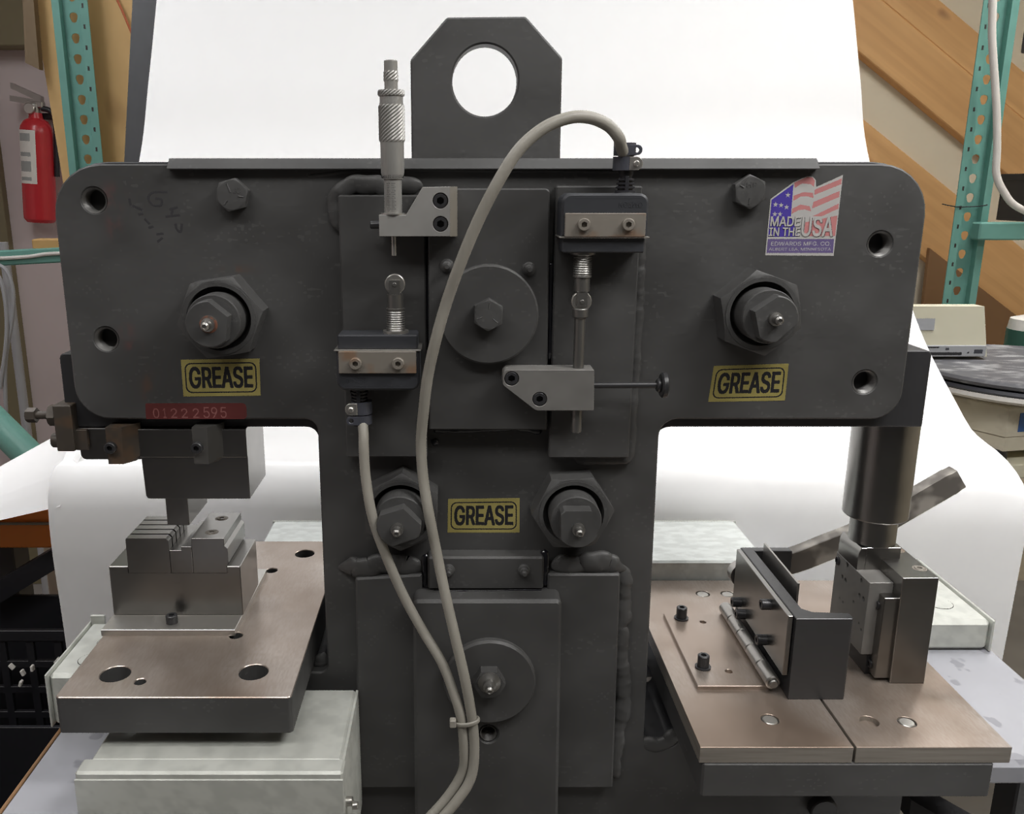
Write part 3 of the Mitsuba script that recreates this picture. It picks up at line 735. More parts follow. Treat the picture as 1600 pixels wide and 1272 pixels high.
# ------------------------------------------------------------------ cables
c1 = [(107.8, -24, 10), (105.6, -26, 18), (101.8, -33, 24), (99.1, -38, 29), (92.1, -40, 35.7), (80.4, -44, 39.9), (67.5, -48, 39.6), (51.8, -52, 33.5), (36.5, -55, 20.5), (23.3, -55, 0.0), (11.8, -52, -22.9), (1.2, -48, -48.7), (-7.4, -42, -73.6), (-14.6, -40, -98.9), (-19.9, -36, -123.2), (-22.8, -32, -146.1), (-25.0, -28, -170.3), (-23.8, -30, -194.4), (-19.9, -36, -218.6), (-14.8, -36, -247.2), (-8.5, -42, -277.4), (-1.3, -48, -308.7), (5.0, -52, -336.4), (10.0, -52, -367.1), (12.0, -52, -393.2), (9.7, -54, -415.7), (0.0, -58, -431.4), (-16.2, -64, -448.2), (-34.3, -75, -460.5)]
put('sensor_cable', tube(catmull(c1), 3.75), CABLE, 'grey cable looping up over the bar from the upper limit switch and down the middle', 'cable')
c2 = [(-65.4, -24, -148), (-65.0, -26, -154), (-63.8, -31, -163), (-63.6, -34, -172.4), (-62.6, -36, -193.0), (-58.2, -40, -220.2), (-50.0, -38, -248.7), (-38.4, -36, -280.4), (-25.0, -38, -306.7), (-11.3, -46, -327.4), (-3.3, -50, -347.8), (2.2, -52, -367.1), (4.5, -52, -393.2), (3.4, -51, -413.0), (-6.6, -53, -431.4), (-21.9, -58, -447.5), (-40.8, -68, -459.8)]
put('sensor_cable_001', tube(catmull(c2), 3.5), CABLE, 'grey cable hanging down from the lower limit switch on the left', 'cable')
th = np.linspace(0, 2 * math.pi, 40)
tie = tube(np.stack([6.4 + 8.6 * np.cos(th), -52 + 5.0 * np.sin(th), -370.5 + 1.2 * np.cos(th)], 1), 1.1, 8, (0, 0, 1), 1.6)
k = say('cable_tie', 'pale cable tie holding the two grey cables together', 'cable tie')
put(k + '__strap', tie, CABLE)
put(k + '__head', cbox(-5.6, -1.0, -58, -53, -372.5, -366.5, 0.6), CABLE)

# ------------------------------------------------------------------ left punch holder under the head
PH = say('punch_holder', 'dark stepped steel punch holder clamped under the left end of the press head', 'punch holder')
put(PH + '__holder_block', plate(rpoly([(-230.2, -224.6, 3), (-153.4, -224.6, 0.6), (-153.4, -170.7, 0.4), (-231.8, -170.7, 0.4)]), 8, 62, 0.5), TOOL)
put(PH + '__side_plate', plate(rpoly([(-275.5, -194.4, 4), (-231.6, -194.4, 0.4), (-231.6, -170.7, 0.4), (-275.8, -170.7, 0.4)]), 9, 60, 0.5), TOOL)
put(PH + '__holder_step', cbox(-231.5, -153.2, 6.6, 9, -192, -170.8, 0.4), TOOL)
for x0, x1 in ((-249.5, -229.8), (-188.2, -169.0)):
    cl = hull([(x0, -6, -166), (x0, -6, -193), (x1 - 9, -6, -193), (x1 - 8, -6, -166), (x0, 9, -166), (x0, 9, -195), (x1 - 5, 9, -195), (x1, 9, -190), (x1, 9, -166)])
    q = put(PH + '__clamp', cl, BROWNED if x0 < -200 else DSTEEL)
    put(q + '__socket_screw', place(socket_screw(4.2, 4, 2.2, 2.8), (x0 + 3.2, -5.8, -180.4), (0, -1, 0)), BLACKOX)
put(PH + '__stop_bracket', join(cbox(-289, -276.2, 2, 24, -186, -152, 0.6), cbox(-277, -268, 6, 24, -186.5, -171, 0.5)), BROWNED)
put(PH + '__adjusting_bolt', join(rod((-306, 10, -161), (-288, 10, -161), 2.9, 16), place(hexhead(9.5, 7, 10), (-304.5, 10, -161), (-1, 0, 0))), BROWNED, 'rusty adjusting bolt sticking out to the left')
put(PH + '__lock_nut', place(hexhead(14, 6, 30), (-289, 10, -161), (-1, 0, 0)), BROWNED)
put(PH + '__cap_screw', place(socket_screw(5.2, 6, 2.5), (-289, 10, -180), (-1, 0, 0)), BROWNED)
put(PH + '__punch', cbox(-223.4, -206.4, 28, 78, -253.6, -224.2, 0.5), TOOL, 'square punch bar')

# ------------------------------------------------------------------ left die set
DS = say('slotted_die_set', 'stepped steel die set with slotted top standing on the left table', 'die')
put(DS + '__foot_plate', slab([(-269.2, -4), (-168.2, -4), (-166.8, 104), (-269.2, 104)], -330, -324.9, 0.4, [circ(-219, 7, 3, 16)]), BRIGHT)
q = put(DS + '__foot_screw', place(socket_screw(4.4, 6.5, 2.3), (-219, 7.4, -324.8), (0, 0, 1)), BLACKOX)
base = cbox(-268.2, -167.2, 19, 73, -324.9, -283.6, 0.6) - m3.Manifold.cube([76.5, 80, 20]).translate([-253.6, 10, -289.3])
put(DS + '__base_block', base, TOOL)
for i in range(5):
    y0 = 19 + i * 9.6
    q = put(DS + '__slat', hull([(x, y, z) for y in (y0, y0 + 7.7) for x, z in ((-253.2, -289.2), (-220.6, -289.2), (-220.6, -262.8), (-222.6, -260.6), (-252.6, -260.6), (-253.2, -261.4))]), TOOL)
put(DS + '__slat_spacer', cbox(-252.6, -222, 21, 64, -289.2, -282, 0), BLACKOX)
put(DS + '__channel_block', plate([(-220.4, -289.2), (-203.4, -289.2), (-203.4, -267.4), (-211.4, -267.4), (-211.4, -270.4), (-220.4, -270.4)], 19, 72, 0.3), TOOL)
rb = plate([(-203.2, -289.2), (-177.4, -289.2), (-177.4, -283.0), (-175.9, -281), (-175.9, -269), (-178.2, -266.6), (-178.2, -260.5), (-203.2, -260.5)], 19, 73, 0.3)
q = put(DS + '__die_block', rb, TOOL)
for y in (31, 60):
    put(q + '__countersunk_screw', place(join(socket_screw(4.0, 0.7, 2.0, 0.6), lathe([(4.1, 0), (5.2, 0), (5.2, 0.25), (4.1, 0.25), (4.1, 0)], (0, 0, 0), (0, 0, 1), 24)), (-190.5, y, -260.6), (0, 0, 1)), RUSTY)

# ------------------------------------------------------------------ right bolster plates
for key, x0, x1, holes, pins, lab in (('bolster_plate', 165.0, 269.2, [], [(223.4, -50.8), (229.2, 147), (252.5, 147)], 'brown steel plate on the right table, under the hinged guard'),
                                      ('bolster_plate_001', 271.2, 376.9, [(293.3, -53.1, 6.6)], [(319.8, -53.8)], 'brown steel plate on the right table, under the die post')):
    k = say(key, lab, 'steel plate')
    ring_ = [(x0, -82.8), (x1, -82.8), (x1, 175.5), (x0, 175.5)]
    put(k + '__plate', slab(ring_, -382.1, -370.7, 0.0, [circ(x, y, r, 28) for x, y, r in holes] + [circ(x, y, 6.4, 24) for x, y in pins]), CUTSTEEL)
    put(k + '__oiled_top', slab(ring_, -370.7, -370, 0.3, [circ(x, y, r, 28) for x, y, r in holes] + [circ(x, y, 6.4, 24) for x, y in pins]), BROWN)
    for x, y, r in holes:
        put(k + '__hole_floor', rod((x, y, -382), (x, y, -374), r + 0.02, 28), BROWN)
    for x, y in pins:
        put(k + '__dowel_pin', lathe([(0, 0), (5.3, 0), (5.3, 11.2), (4.8, 11.8), (0, 11.8)], (x, y, -382), (0, 0, 1), 28), BRIGHT)
        put(k + '__pin_recess', lathe([(5.3, 0), (6.35, 0), (6.35, 10.4), (5.3, 10.4), (5.3, 0)], (x, y, -382), (0, 0, 1), 28), HOLE)

# ------------------------------------------------------------------ hinged guard on the right table
HG = say('hinged_guard', 'dark steel channel block on a hinge with a long bent handle, on the right table', 'guard')
put(HG + '__hinge_leaf', slab([(181.6, -13), (236, -13), (236, 103), (182.4, 103)], -370, -366.8, 0.3, [circ(212.8, 86.9, 2.7, 18), circ(211.3, 7.5, 2.9, 18)]), BROWN)
for x, y in ((195.5, 93), (192.6, 13.2)):
    q = put(HG + '__leaf_screw', join(place(socket_screw(4.5, 9.5, 2.4), (x, y, -365.4), (0, 0, 1)), lathe([(0, 0), (6.1, 0), (6.1, 1.4), (0, 1.4)], (x, y, -366.9), (0, 0, 1), 28)), BLACKOX)
ya = -17.5
for i in range(5):
    q = put(HG + '__knuckle', lathe([(0, 0), (4.5, 0), (5.5, 0.7), (5.5, 23.2), (4.5, 23.9), (0, 23.9)], (236.6, ya + i * 24.3, -361.6), (0, 1, 0), 28), STEEL)
put(HG + '__hinge_pin', lathe([(0, 0), (2.8, 0), (3.6, 0.8), (3.6, 3), (0, 3)], (236.6, ya - 2.4, -361.6), (0, 1, 0), 24), DSTEEL)
hx = 242.6
put(HG + '__hinge_plate', cbox(hx - 2.0, hx + 1.8, -23, 98, -352, -303.4, 0.5), TOOL)
for y, z in ((78, -343.5), (66, -348.5), (13, -312.5), (15, -343.8)):
    put(HG + '__socket_screw', place(socket_screw(4.2, 7.5, 2.2), (hx - 1.9, y, z), (-1, 0, 0)), BLACKOX)
ch = slab(rpoly([(245.4, -26), (287.4, -26, 2), (287.4, -17.5), (261, -15.5, 3), (255.2, -10), (255.2, 94.5), (287.2, 94.5), (287.2, 102.5), (245.4, 102.5)]), -369.8, -303.9, 0.6)
put(HG + '__channel_block', ch, DARKTOOL)
put(HG + '__channel_floor', cbox(255.4, 262, -9, 94, -369.8, -330, 0.3), BLACKOX)
put(HG + '__blade', hull([(x, y, z) for x in (261.2, 262.8) for y, z in ((15.5, -296.3), (92, -295.4), (92, -350), (15.5, -350))]), STEEL)
path = [(268, 108, -321), (292, 108, -319), (322, 107.5, -306), (352, 107, -292), (380, 107, -272.5), (427, 107, -241)]
P = catmull([(x, y, z) for x, y, z in path], 4)
tt = np.gradient(P, axis=0)
tt /= np.linalg.norm(tt, axis=1, keepdims=True)
nn = np.stack([-tt[:, 2], tt[:, 0] * 0, tt[:, 0]], 1)
ring = []
for i in range(len(P)):
    h = 10.0 if 2 < i < len(P) - 2 else 9.2
    ring.append([P[i] + nn[i] * h * a + np.array([0, b, 0]) for a, b in ((-.94, -6.5), (-1, -5.6), (-1, 5.6), (-.94, 6.5), (.94, 6.5), (1, 5.6), (1, -5.6), (.94, -6.5))])
V = np.array(ring).reshape(-1, 3)
F = [[i * 8 + j, i * 8 + (j + 1) % 8, i * 8 + 8 + (j + 1) % 8, i * 8 + 8 + j] for i in range(len(P) - 1) for j in range(8)]
F = [t for a, b, c, d in F for t in ((a, b, c), (a, c, d))] + [(0, j, j + 1) for j in range(1, 7)] + [((len(P) - 1) * 8, (len(P) - 1) * 8 + j + 1, (len(P) - 1) * 8 + j) for j in range(1, 7)]
m = trimesh.Trimesh(V, F, process=False)
m.fix_normals()
put(HG + '__handle', m, mat('worn_bar_steel', lambda p, n, uv: mix((0.17, 0.155, 0.14), (0.42, 0.39, 0.35), smoothstep(0.4, 0.7, fbm(p.x * 60, p.y * 40, p.z * 60, 3))), 0.45, 0.5), 'flat steel bar handle bent upward')
put(HG + '__handle_pivot', lathe([(0, 0), (11, 0), (11, 10), (10, 11), (0, 11)], (250, 103, -331), (0, 1, 0), 32), STEEL)

# ------------------------------------------------------------------ die post on the right table
DP = say('notching_die', 'tall stepped steel notching die with small holes in its side, under the ram', 'die')
post = plate(rpoly([(331.2, -370, 0.3), (357.6, -370, 0.3), (357.2, -282.1, 0.4), (330.4, -282.1, 0.4)]), -4.6, 66, 0.5)
q = put(DP + '__post', post, TOOL)
for y in (12, 46):
    put(q + '__countersunk_screw', place(join(socket_screw(4.0, 0.7, 2.0, 0.6), lathe([(4.1, 0), (5.3, 0), (5.3, 0.25), (4.1, 0.25), (4.1, 0)], (0, 0, 0), (0, 0, 1), 24)), (351.2, y, -282.2), (0, 0, 1)), RUSTY)
put(DP + '__side_bar', cbox(320.6, 332.4, -1.4, 16, -367.5, -300, 0.5), TOOL)
for z in (-310, -360):
    put(DP + '__bar_screw', place(socket_screw(3.6, 1.6, 2.0, 1.2), (320.8, 7.5, z), (-1, 0, 0)), BLACKOX)
pl = cbox(312, 330.5, 7, 66, -352, -291.5, 0.4)
for y, z, r in ((45.3, -294.2, 2.1), (51.3, -307.9, 2.1), (45.3, -307.9, 2.1), (20, -296, 2.1), (20, -308.7, 2.1), (13.3, -308.1, 2.1), (51.4, -326.7, 1.1), (45.2, -327, 1.1), (15.5, -330, 1.2), (11, -333, 1.2), (28, -318, 1.4)):
    pl = pl - m3.Manifold.cylinder(8, r, r, 14).rotate([0, 90, 0]).translate([309, y, z])
q = put(DP + '__perforated_block', pl, DULLSTEEL)
put(q + '__socket_screw', place(socket_screw(3.6, 1.2, 2.0, 1.0), (312, 61.5, -298), (-1, 0, 0)), BLACKOX)
put(DP + '__lower_block', cbox(318, 332, 9, 66, -370, -351, 0.3), BLACKOX)
pk = plate(rpoly([(318.4, -297.5, 0.3), (345.4, -297.5, 0.3), (345.2, -273.0, 0.5), (318.4, -273.0, 0.5)]), 30, 64, 0.4)
put(DP + '__punch_block', pk, TOOL)
put(DP + '__shaped_cheek', plate([(312.2, -296), (318.6, -296), (318.6, -273.4), (314.5, -273.4), (312.6, -277.5), (312.2, -284)], 30, 64, 0.3), TOOL)

# ------------------------------------------------------------------ galvanized boxes and bench
def knock(k, pts, z, r=9.5):
    for x, y in pts:
        put(k + '__knockout', lathe([(0, 0), (r - 0.5, 0), (r - 0.5, 0.35), (0, 0.35)], (x, y, z), (0, 0, 1), 32), GALV)
        put(k + '__knockout_groove', lathe([(r - 0.5, 0), (r, 0), (r, 0.12), (r - 0.5, 0.12), (r - 0.5, 0)], (x, y, z), (0, 0, 1), 32), HOLE)


k = say('junction_box', 'large galvanized junction box under the front of the left table', 'junction box')
put(k + '__body', cbox(-243.8, -77.2, -97, -13, -470, -369.6, 1.5), GALV)
put(k + '__right_flange', hull([(-77, -97, -470), (-74.9, -97, -470), (-77, -97, -370.2), (-75.2, -97, -370.6), (-77, -13, -470), (-74.9, -13, -470), (-77, -13, -370.2), (-75.2, -13, -370.6)]), GALV)
put(k + '__cover', join(cbox(-248.6, -74.4, -111, -96, -470, -368.6, 1.6), cbox(-249.0, -74.2, -111.8, -110.4, -470, -373.5, 0.4)), GALV)
put(k + '__cover_screw', join(rod((-76, -100, -399), (-70, -100, -399), 3.2, 16, 0.6), rod((-70, -104, -399), (-66, -104, -399), 2.6, 14, 0.5)), BRIGHT)
put(k + '__mounting_bracket', cbox(-205, -105, -13.5, 0, -450, -410, 0.6), GALV)
k = say('junction_box_001', 'galvanized box with round knockouts sticking out left of the left table', 'junction box')
put(k + '__body', cbox(-311.5, -214, -8, 74, -404.6, -360.4, 3), GALV)
put(k + '__cover_lip', join(cbox(-313.4, -311.8, -10, 76, -404.6, -359.6, 0.5), cbox(-312, -300, 73.6, 76, -380, -354, 0.4)), GALV)
knock(k, [(-288, 14), (-284, 42), (-281, 66)], -360.4)
k = say('junction_box_002', 'galvanized box with round knockouts right of the die post', 'junction box')
put(k + '__body', cbox(400, 475.5, 104, 236, -404.6, -375, 4), GALV)
put(k + '__cover_lip', cbox(475.3, 477.4, 102.5, 237, -404.6, -374.3, 0.6), GALV)
knock(k, [(446, 138), (440, 180)], -375, 12)
k = say('sheet_metal_housing', 'wide galvanized sheet metal housing behind the press column', 'metal housing')
put(k + '__body', cbox(-199, 300, 180, 284, -404.6, -352, 2), mat('mottled_galvanized', lambda p, n, uv: mix((0.56, 0.585, 0.565), (0.66, 0.69, 0.67), smoothstep(0.3, 0.7, fbm(p.x * 110, p.y * 200, p.z * 80, 4))), 0.5, 0.35))
put(k + '__rim', cbox(-200, 301, 282.5, 284.4, -404, -351.4, 0.4), GALV)

k = say('machine_bench', 'pale grey bench boards that the machine and boxes stand on', 'bench')
put(k + '__board', cbox(-304, -250, -420, 300, -425, -405, 1.2), BENCH)
put(k + '__board', cbox(358.5, 483, -52, 244, -425, -405, 4), BENCH)
put(k + '__board', cbox(-214.8, 357.5, 93, 288, -425, -405, 1.2), BENCH)
put(k + '__board', cbox(-249.6, -215.2, 1, 300, -425, -405, 1.2), BENCH)
put(k + '__board_edge', cbox(-306.5, -304, -420, 300, -426, -404.6, 0.4), BROWNBOARD, 'brown edge strip')
for x, y in ((-288, 280), (466, 224), (-288, -400), (466, 20)):
    put(k + '__leg', cbox(x - 14, x + 14, y - 14, y + 14, ZF, -425, 1.5), DARKPAINT)
put(k + '__brace', hull([(x + dx, y + dy, z + dz) for x, y, z in ((345, -40, -450), (520, -230, -480)) for dx in (-9, 9) for dy in (-6, 6) for dz in (-9, 9)]), DARKPAINT)
put(k + '__brace', hull([(x + dx, y + dy, z + dz) for x, y, z in ((432, -64, -432), (560, -190, -440)) for dx in (-20, 20) for dy in (-6, 6) for dz in (-9, 9)]), DARKPAINT)

# ------------------------------------------------------------------ white paper backdrop
def ribbon(left, right, n=24, bend=1.0):
    """A sheet between two edge curves."""
    a, b = catmull(left, 12), catmull(right, 12)
    s = lambda q, k: np.stack([np.interp(np.linspace(0, 1, k), np.linspace(0, 1, len(q)), q[:, i]) for i in range(3)], 1)
    k = 90
    a, b = s(a, k), s(b, k)
    u = np.linspace(0, 1, n)
    w = u ** bend
    g = a[:, None] * (1 - w)[None, :, None] + b[:, None] * w[None, :, None]
    g[..., 0] = a[:, None, 0] * (1 - u) + b[:, None, 0] * u
    F = [(i * n + j, i * n + j + 1, i * n + n + j + 1, i * n + n + j) for i in range(k - 1) for j in range(n - 1)]
    F = [t for a_, b_, c_, d_ in F for t in ((a_, b_, c_), (a_, c_, d_))]
    return trimesh.Trimesh(g.reshape(-1, 3), F, process=False)


PL = [(-456, 960, 520), (-456, 832, 273), (-456, 764, 148), (-456, 694, 31), (-456, 540, -130), (-456, 385, -292), (-456, 339, -309), (-456, 317, -331), (-456, 310, -390), (-456, 315, -500), (-456, 318, -640)]
PRR = [(593, 940, 520), (593, 818, 270), (593, 761, 148), (593, 706, 38), (593, 529, -160), (593, 397, -256), (593, 358, -276), (593, 314, -283), (593, 283, -293), (593, 262, -306), (593, 250, -335), (593, 250, -420), (593, 256, -640)]
k = say('paper_backdrop', 'large white paper backdrop sweeping down behind the machine', 'backdrop')
put(k + '__sheet', ribbon(PL, PRR, 40, 4.0), PAPER, smooth=True)
put(k + '__roll', rod((-470, 975, 540), (607, 975, 540), 28, 32), PAPER)
SL = [(-452, 470, -245), (-449, 400, -290), (-446, 325, -335), (-450, 300, -345)]
SR = [(-620, 440, -352), (-622, 410, -362), (-618, 370, -376), (-600, 330, -372)]
put('paper_sheet', ribbon([(-425, 470, -262), (-430, 400, -283), (-436, 345, -312), (-442, 312, -346)], [(-640, 470, -378), (-640, 420, -386), (-635, 380, -392), (-620, 350, -398)]), PAPER, 'white paper sheet draped to the left of the backdrop above the orange bin', 'paper', smooth=True)
put('paper_sheet_001', cbox(365, 800, -330, -2, -640, -637, 0), PAPER, 'white paper lying below the bench at the lower right', 'paper')
put('backdrop_stand', hull([(x, y, z) for x, y, z in ((-513, 985, 520), (-458, 985, 520), (-538, 822, -60), (-519, 822, -60), (-513, 1000, 520), (-458, 1000, 520), (-538, 838, -60), (-519, 838, -60))]), mat('dark_slate_strip', (0.018, 0.019, 0.024), 0.45), 'dark slate plastic strip standing along the left edge of the backdrop', 'strip')

# ------------------------------------------------------------------ left background
k = say('plywood_sheet', 'upright golden plywood sheet behind the left shelf post', 'plywood')
put(k + '__board', plate([(-738, ZF), (-600, ZF), (-600, 600), (-856, 600)], 1270, 1290, 1), PLY)


def rack_post(key, x, y, z0, z1, label, mirror=1, w=58, lean=0.0):
    k = say(key, label, 'shelf post', 'teal perforated shelf posts')
    # angle post: a wide perforated web between two lips
    holes = []
    zz = np.arange(z0 + 30, z1 - 30, 38.1)
    W = 34
    for z in zz:
        holes.append([(q, z + v) for q, v in ((0, -9.5), (4.5, -7.5), (7.2, -1), (8, 3.5), (6, 8), (0, 10), (-6, 8), (-8, 3.5), (-7.2, -1), (-4.5, -7.5))])
    web = plate([(-W / 2 - 3, z0), (W / 2 + 3, z0), (W / 2 + 3, z1), (-W / 2 - 3, z1)], 0, 2, 0, holes)
    lip = [cbox(-W / 2 - 17, -W / 2 - 3, -16, -13.5, z0, z1, 0.3), cbox(-W / 2 - 4.5, -W / 2 - 2.5, -16, 2, z0, z1, 0.3), cbox(W / 2 + 2.5, W / 2 + 4.5, -16, 2, z0, z1, 0.3), cbox(W / 2 + 3, W / 2 + 19, -16, -13.5, z0, z1, 0.3)]
    sx = np.diag([mirror, 1, 1, 1]).astype(float)
    out = []
    for m in [web] + lip:
        m = tm(m).copy()
        m.apply_transform(sx)
        m.fix_normals()
        out.append(mv(m, x, y, 0))
    put(k + '__web', out[0], TEAL)
    put(k + '__lip', join(out[1], out[2]), TEAL)
    put(k + '__lip', join(out[3], out[4]), TEAL)
    slots = [mv(cbox(mirror * (W / 2 + 9) - 1.8, mirror * (W / 2 + 9) + 1.8, -16.4, -15.9, z - 4, z + 4, 0), x, y, 0) for z in zz[(zz > -330) & (zz < 420)] + 19]
    for s in slots:
        put(k + '__slot', s, HOLE)
    return k


rack_post('shelf_post', -751, 1240, ZF, 640, 'teal perforated steel shelf post in front of the plywood, on the left')
rack_post('shelf_post_001', 1052, 1240, ZF, 640, 'teal perforated steel shelf post in front of the beige wall, on the right', -1)
k = say('shelf_beam', 'teal shelf beam at the left edge with a cream cord lying on it', 'shelf beam')
put(k + '__beam', rot(cbox(-1150, -780, 1290, 1316, -163, -131, 3), -3, [0, 1, 0], (-900, 1300, -145)), TEAL)
put('cream_cable', tube(catmull([(-1010, 1284, -152), (-960, 1285, -150), (-915, 1286, -147), (-880, 1286, -142), (-840, 1286, -140)], 5), 4, 8), CORD, 'cream cord along the left teal beam', 'cord')
put('wood_block', slab(rpoly([(-915, 1300, 6), (-790, 1300, 6), (-790, 1345, 6), (-920, 1345, 6)]), -131, -112, 2), TRIMWOOD, 'yellow wooden piece lying on the left teal beam', 'wood piece')
put('shelf_beam_001', rot(cbox(1052, 1560, 1190, 1222, -107, -72, 3), 0, [0, 1, 0]), TEAL, 'teal shelf beam at the right edge holding the black crate', 'shelf beam')
k = put('weathered_board', hull([(-852, 1232, 235), (-826, 1232, 222), (-838, 1232, 420), (-820, 1232, 420), (-856, 1250, 235), (-826, 1250, 222), (-842, 1250, 420), (-820, 1250, 420)]), DKWOOD, 'dark weathered board end hanging at the upper left beside the plywood', 'board')
put('orange_wire', tube(catmull([(-690, 1255, 400), (-664, 1255, 343), (-648, 1255, 300), (-630, 1255, 250), (-610, 1258, 190)], 8), 2.3, 8), WIRE, 'thin orange wire hanging across the plywood', 'wire')
# fire extinguisher on the mauve wall
FE = say('fire_extinguisher', 'red fire extinguisher hanging on the mauve wall at the far left', 'fire extinguisher')
fx, fy = -1280, 2150
tilt = lambda m: rot(m, 4, [0, 1, 0], (fx, fy, 0))
put(FE + '__cylinder', tilt(lathe([(0, -110), (38, -110), (46, -100), (47, -90), (47, 150), (44, 172), (34, 188), (20, 196), (18, 212), (0, 212)], (fx, fy, 0), (0, 0, 1), 40)), EXTRED)
tq = np.radians(np.linspace(-150, -70, 14))
V = np.array([[fx + 47.5 * math.cos(t), fy + 47.5 * math.sin(t), z] for z in (5, 160) for t in tq])
put(FE + '__paper_label', tilt(trimesh.Trimesh(V, [f for j in range(13) for f in ((j, j + 1, 15 + j), (j, 15 + j, 14 + j))], process=False)), WHITE, 'white instruction label')
for z0, z1 in ((128, 150), (84, 96), (40, 70), (14, 24)):
    V = np.array([[fx + 47.9 * math.cos(t), fy + 47.9 * math.sin(t), z] for z in (z0, z1) for t in tq[2:-3]])
    n_ = len(tq) - 5
    put(FE + '__label_print', tilt(trimesh.Trimesh(V, [f for j in range(n_ - 1) for f in ((j, j + 1, n_ + 1 + j), (j, n_ + 1 + j, n_ + j))], process=False)), PRINT)
put(FE + '__valve', tilt(join(rod((fx, fy, 208), (fx, fy, 240), 15, 20, 2), cbox(fx - 22, fx + 26, fy - 12, fy + 12, 226, 246, 3))), STEEL)
put(FE + '__gauge', tilt(rod((fx - 8, fy - 12, 222), (fx - 8, fy - 26, 222), 16, 24, 2)), BRIGHT)
put(FE + '__carry_handle', tilt(hull([(fx - 70, fy + q, z) for q in (-11, 11) for z in (240, 256)] + [(fx + 20, fy + q, z) for q in (-11, 11) for z in (232, 248)])), STEEL)
put(FE + '__lever', tilt(hull([(fx - 66, fy + q, z) for q in (-11, 11) for z in (276, 292)] + [(fx + 22, fy + q, z) for q in (-11, 11) for z in (242, 260)])), STEEL)
put(FE + '__hose', tilt(tube(catmull([(fx + 20, fy - 4, 226), (fx + 44, fy, 220), (fx + 56, fy + 4, 190), (fx + 56, fy + 6, 120), (fx + 54, fy + 6, 30)], 6), 8, 12)), BLACKPL)
put(FE + '__wall_bracket', cbox(fx + 16, fx + 60, fy + 20, 2230, 196, 212, 2), BLACKPL)
for i, (pts, lab_) in enumerate((([(-1000, 1262, -160), (-962, 1262, -168), (-948, 1262, -210), (-955, 1262, -270), (-985, 1262, -380), (-1000, 1262, -520)], 'grey cord hanging from the left teal beam, outermost loop'), ([(-1000, 1256, -165), (-972, 1256, -185), (-964, 1256, -240), (-972, 1256, -320), (-1000, 1256, -430)], 'grey cord hanging from the left teal beam, inner loop'))):
    put('hanging_cable', tube(catmull(pts, 8), 4.5, 8), GREYCORD, lab_, 'cord')
put('grey_conduit', rod((-1078, 1500, -130), (-1078, 1500, ZF), 11, 16), GREYCORD, 'vertical grey conduit at the left edge below the teal beam', 'conduit')
k = put('teal_tube', rod((-900, 760, -190), (-655, 700, -425), 23, 24), TEAL, 'slanted teal tube at the left edge above the paper sheet', 'tube')
put('cardboard_box', cbox(-640, -470, 650, 760, -800, -436, 2), mat('tan_cardboard', (0.36, 0.30, 0.235), 0.8), 'tan cardboard box in the gap below the orange bin', 'box')
k = say('orange_bin', 'orange plastic bin behind the backdrop at the lower left', 'bin')
put(k + '__body', cbox(-760, -470, 400, 520, -434, -400, 2), ORANGE)
put(k + '__rim', cbox(-764, -466, 396, 400, -402, -399, 0.6), CABLE)
put(k + '__side', hull([(-760, 402, -400), (-470, 402, -400), (-500, 404, -340), (-470, 404, -340), (-760, 408, -400), (-470, 408, -400), (-500, 408, -340), (-470, 408, -340)]), ORANGE)
put(k + '__rib', cbox(-492, -486, 398, 403, -400, -345, 0.6), CABLE)
put('grey_post', cbox(-640, -566, 430, 470, ZF, -434, 2), DKGREY, 'dark grey post standing below the orange bin', 'post')
put('black_strut', hull([(x, y, z) for x, z in ((-590, -516), (-590, -488), (-440, -425), (-440, -398)) for y in (392, 412)]), BLACKPL, 'slanted black strut below the orange bin', 'strut')


def crate(key, x0, x1, y0, y1, z0, z1, label, cell=34):
    k = say(key, label, 'crate')
    nx, nz = int((x1 - x0) / cell), int((z1 - z0) / cell)
    hl = []
    for i in range(nx):
        for j in range(nz):
            a, b = x0 + 10 + i * (x1 - x0 - 20) / nx, z0 + 10 + j * (z1 - z0 - 20) / nz
            w, h = (x1 - x0 - 20) / nx - 9, (z1 - z0 - 20) / nz - 9
            hl.append([(a + 4, b + 4), (a + 4 + w, b + 4), (a + 4 + w, b + 4 + h), (a + 4, b + 4 + h)])
    put(k + '__front_panel', plate([(x0, z0), (x1, z0), (x1, z1), (x0, z1)], y0, y0 + 5, 0.6, hl), BLACKPL)
    put(k + '__back_panel', cbox(x0, x1, y1 - 5, y1, z0, z1, 0.6), BLACKPL)
    put(k + '__side_panel', cbox(x0, x0 + 5, y0 + 5, y1 - 5, z0, z1, 0.6), BLACKPL)
    put(k + '__side_panel', cbox(x1 - 5, x1, y0 + 5, y1 - 5, z0, z1, 0.6), BLACKPL)
    put(k + '__rim', join(cbox(x0 - 4, x1 + 4, y0 - 4, y0 + 2, z1 - 12, z1 + 2, 1), cbox(x0 - 4, x0 + 2, y0, y1, z1 - 12, z1 + 2, 1), cbox(x1 - 2, x1 + 4, y0, y1, z1 - 12, z1 + 2, 1)), BLACKPL)
    put(k + '__bottom', cbox(x0, x1, y0, y1, z0, z0 + 5, 0.6), BLACKPL)
    return k


crate('black_crate', -780, -430, 330, 425, -800, -508, 'black plastic crate standing below the orange bin')
crate('black_crate_001', -700, -360, -60, 280, -860, -600, 'black plastic crate beside the bench at the lower left')
for i, (x, y, z) in enumerate(((-524, 318, -548), (-512, 318, -556), (-500, 318, -550), (-516, 318, -570), (-470, 318, -540), (-474, 318, -556))):
    put('white_peg', rot(cbox(x - 1.6, x + 1.6, y - 3, y + 3, z - 3.6, z + 3.6, 0.6), 20 * i - 40, [0, 1, 0], (x, y, z)), WHITE, 'small white peg on the front of the black crate', 'peg', 'small white pegs on the black crate')

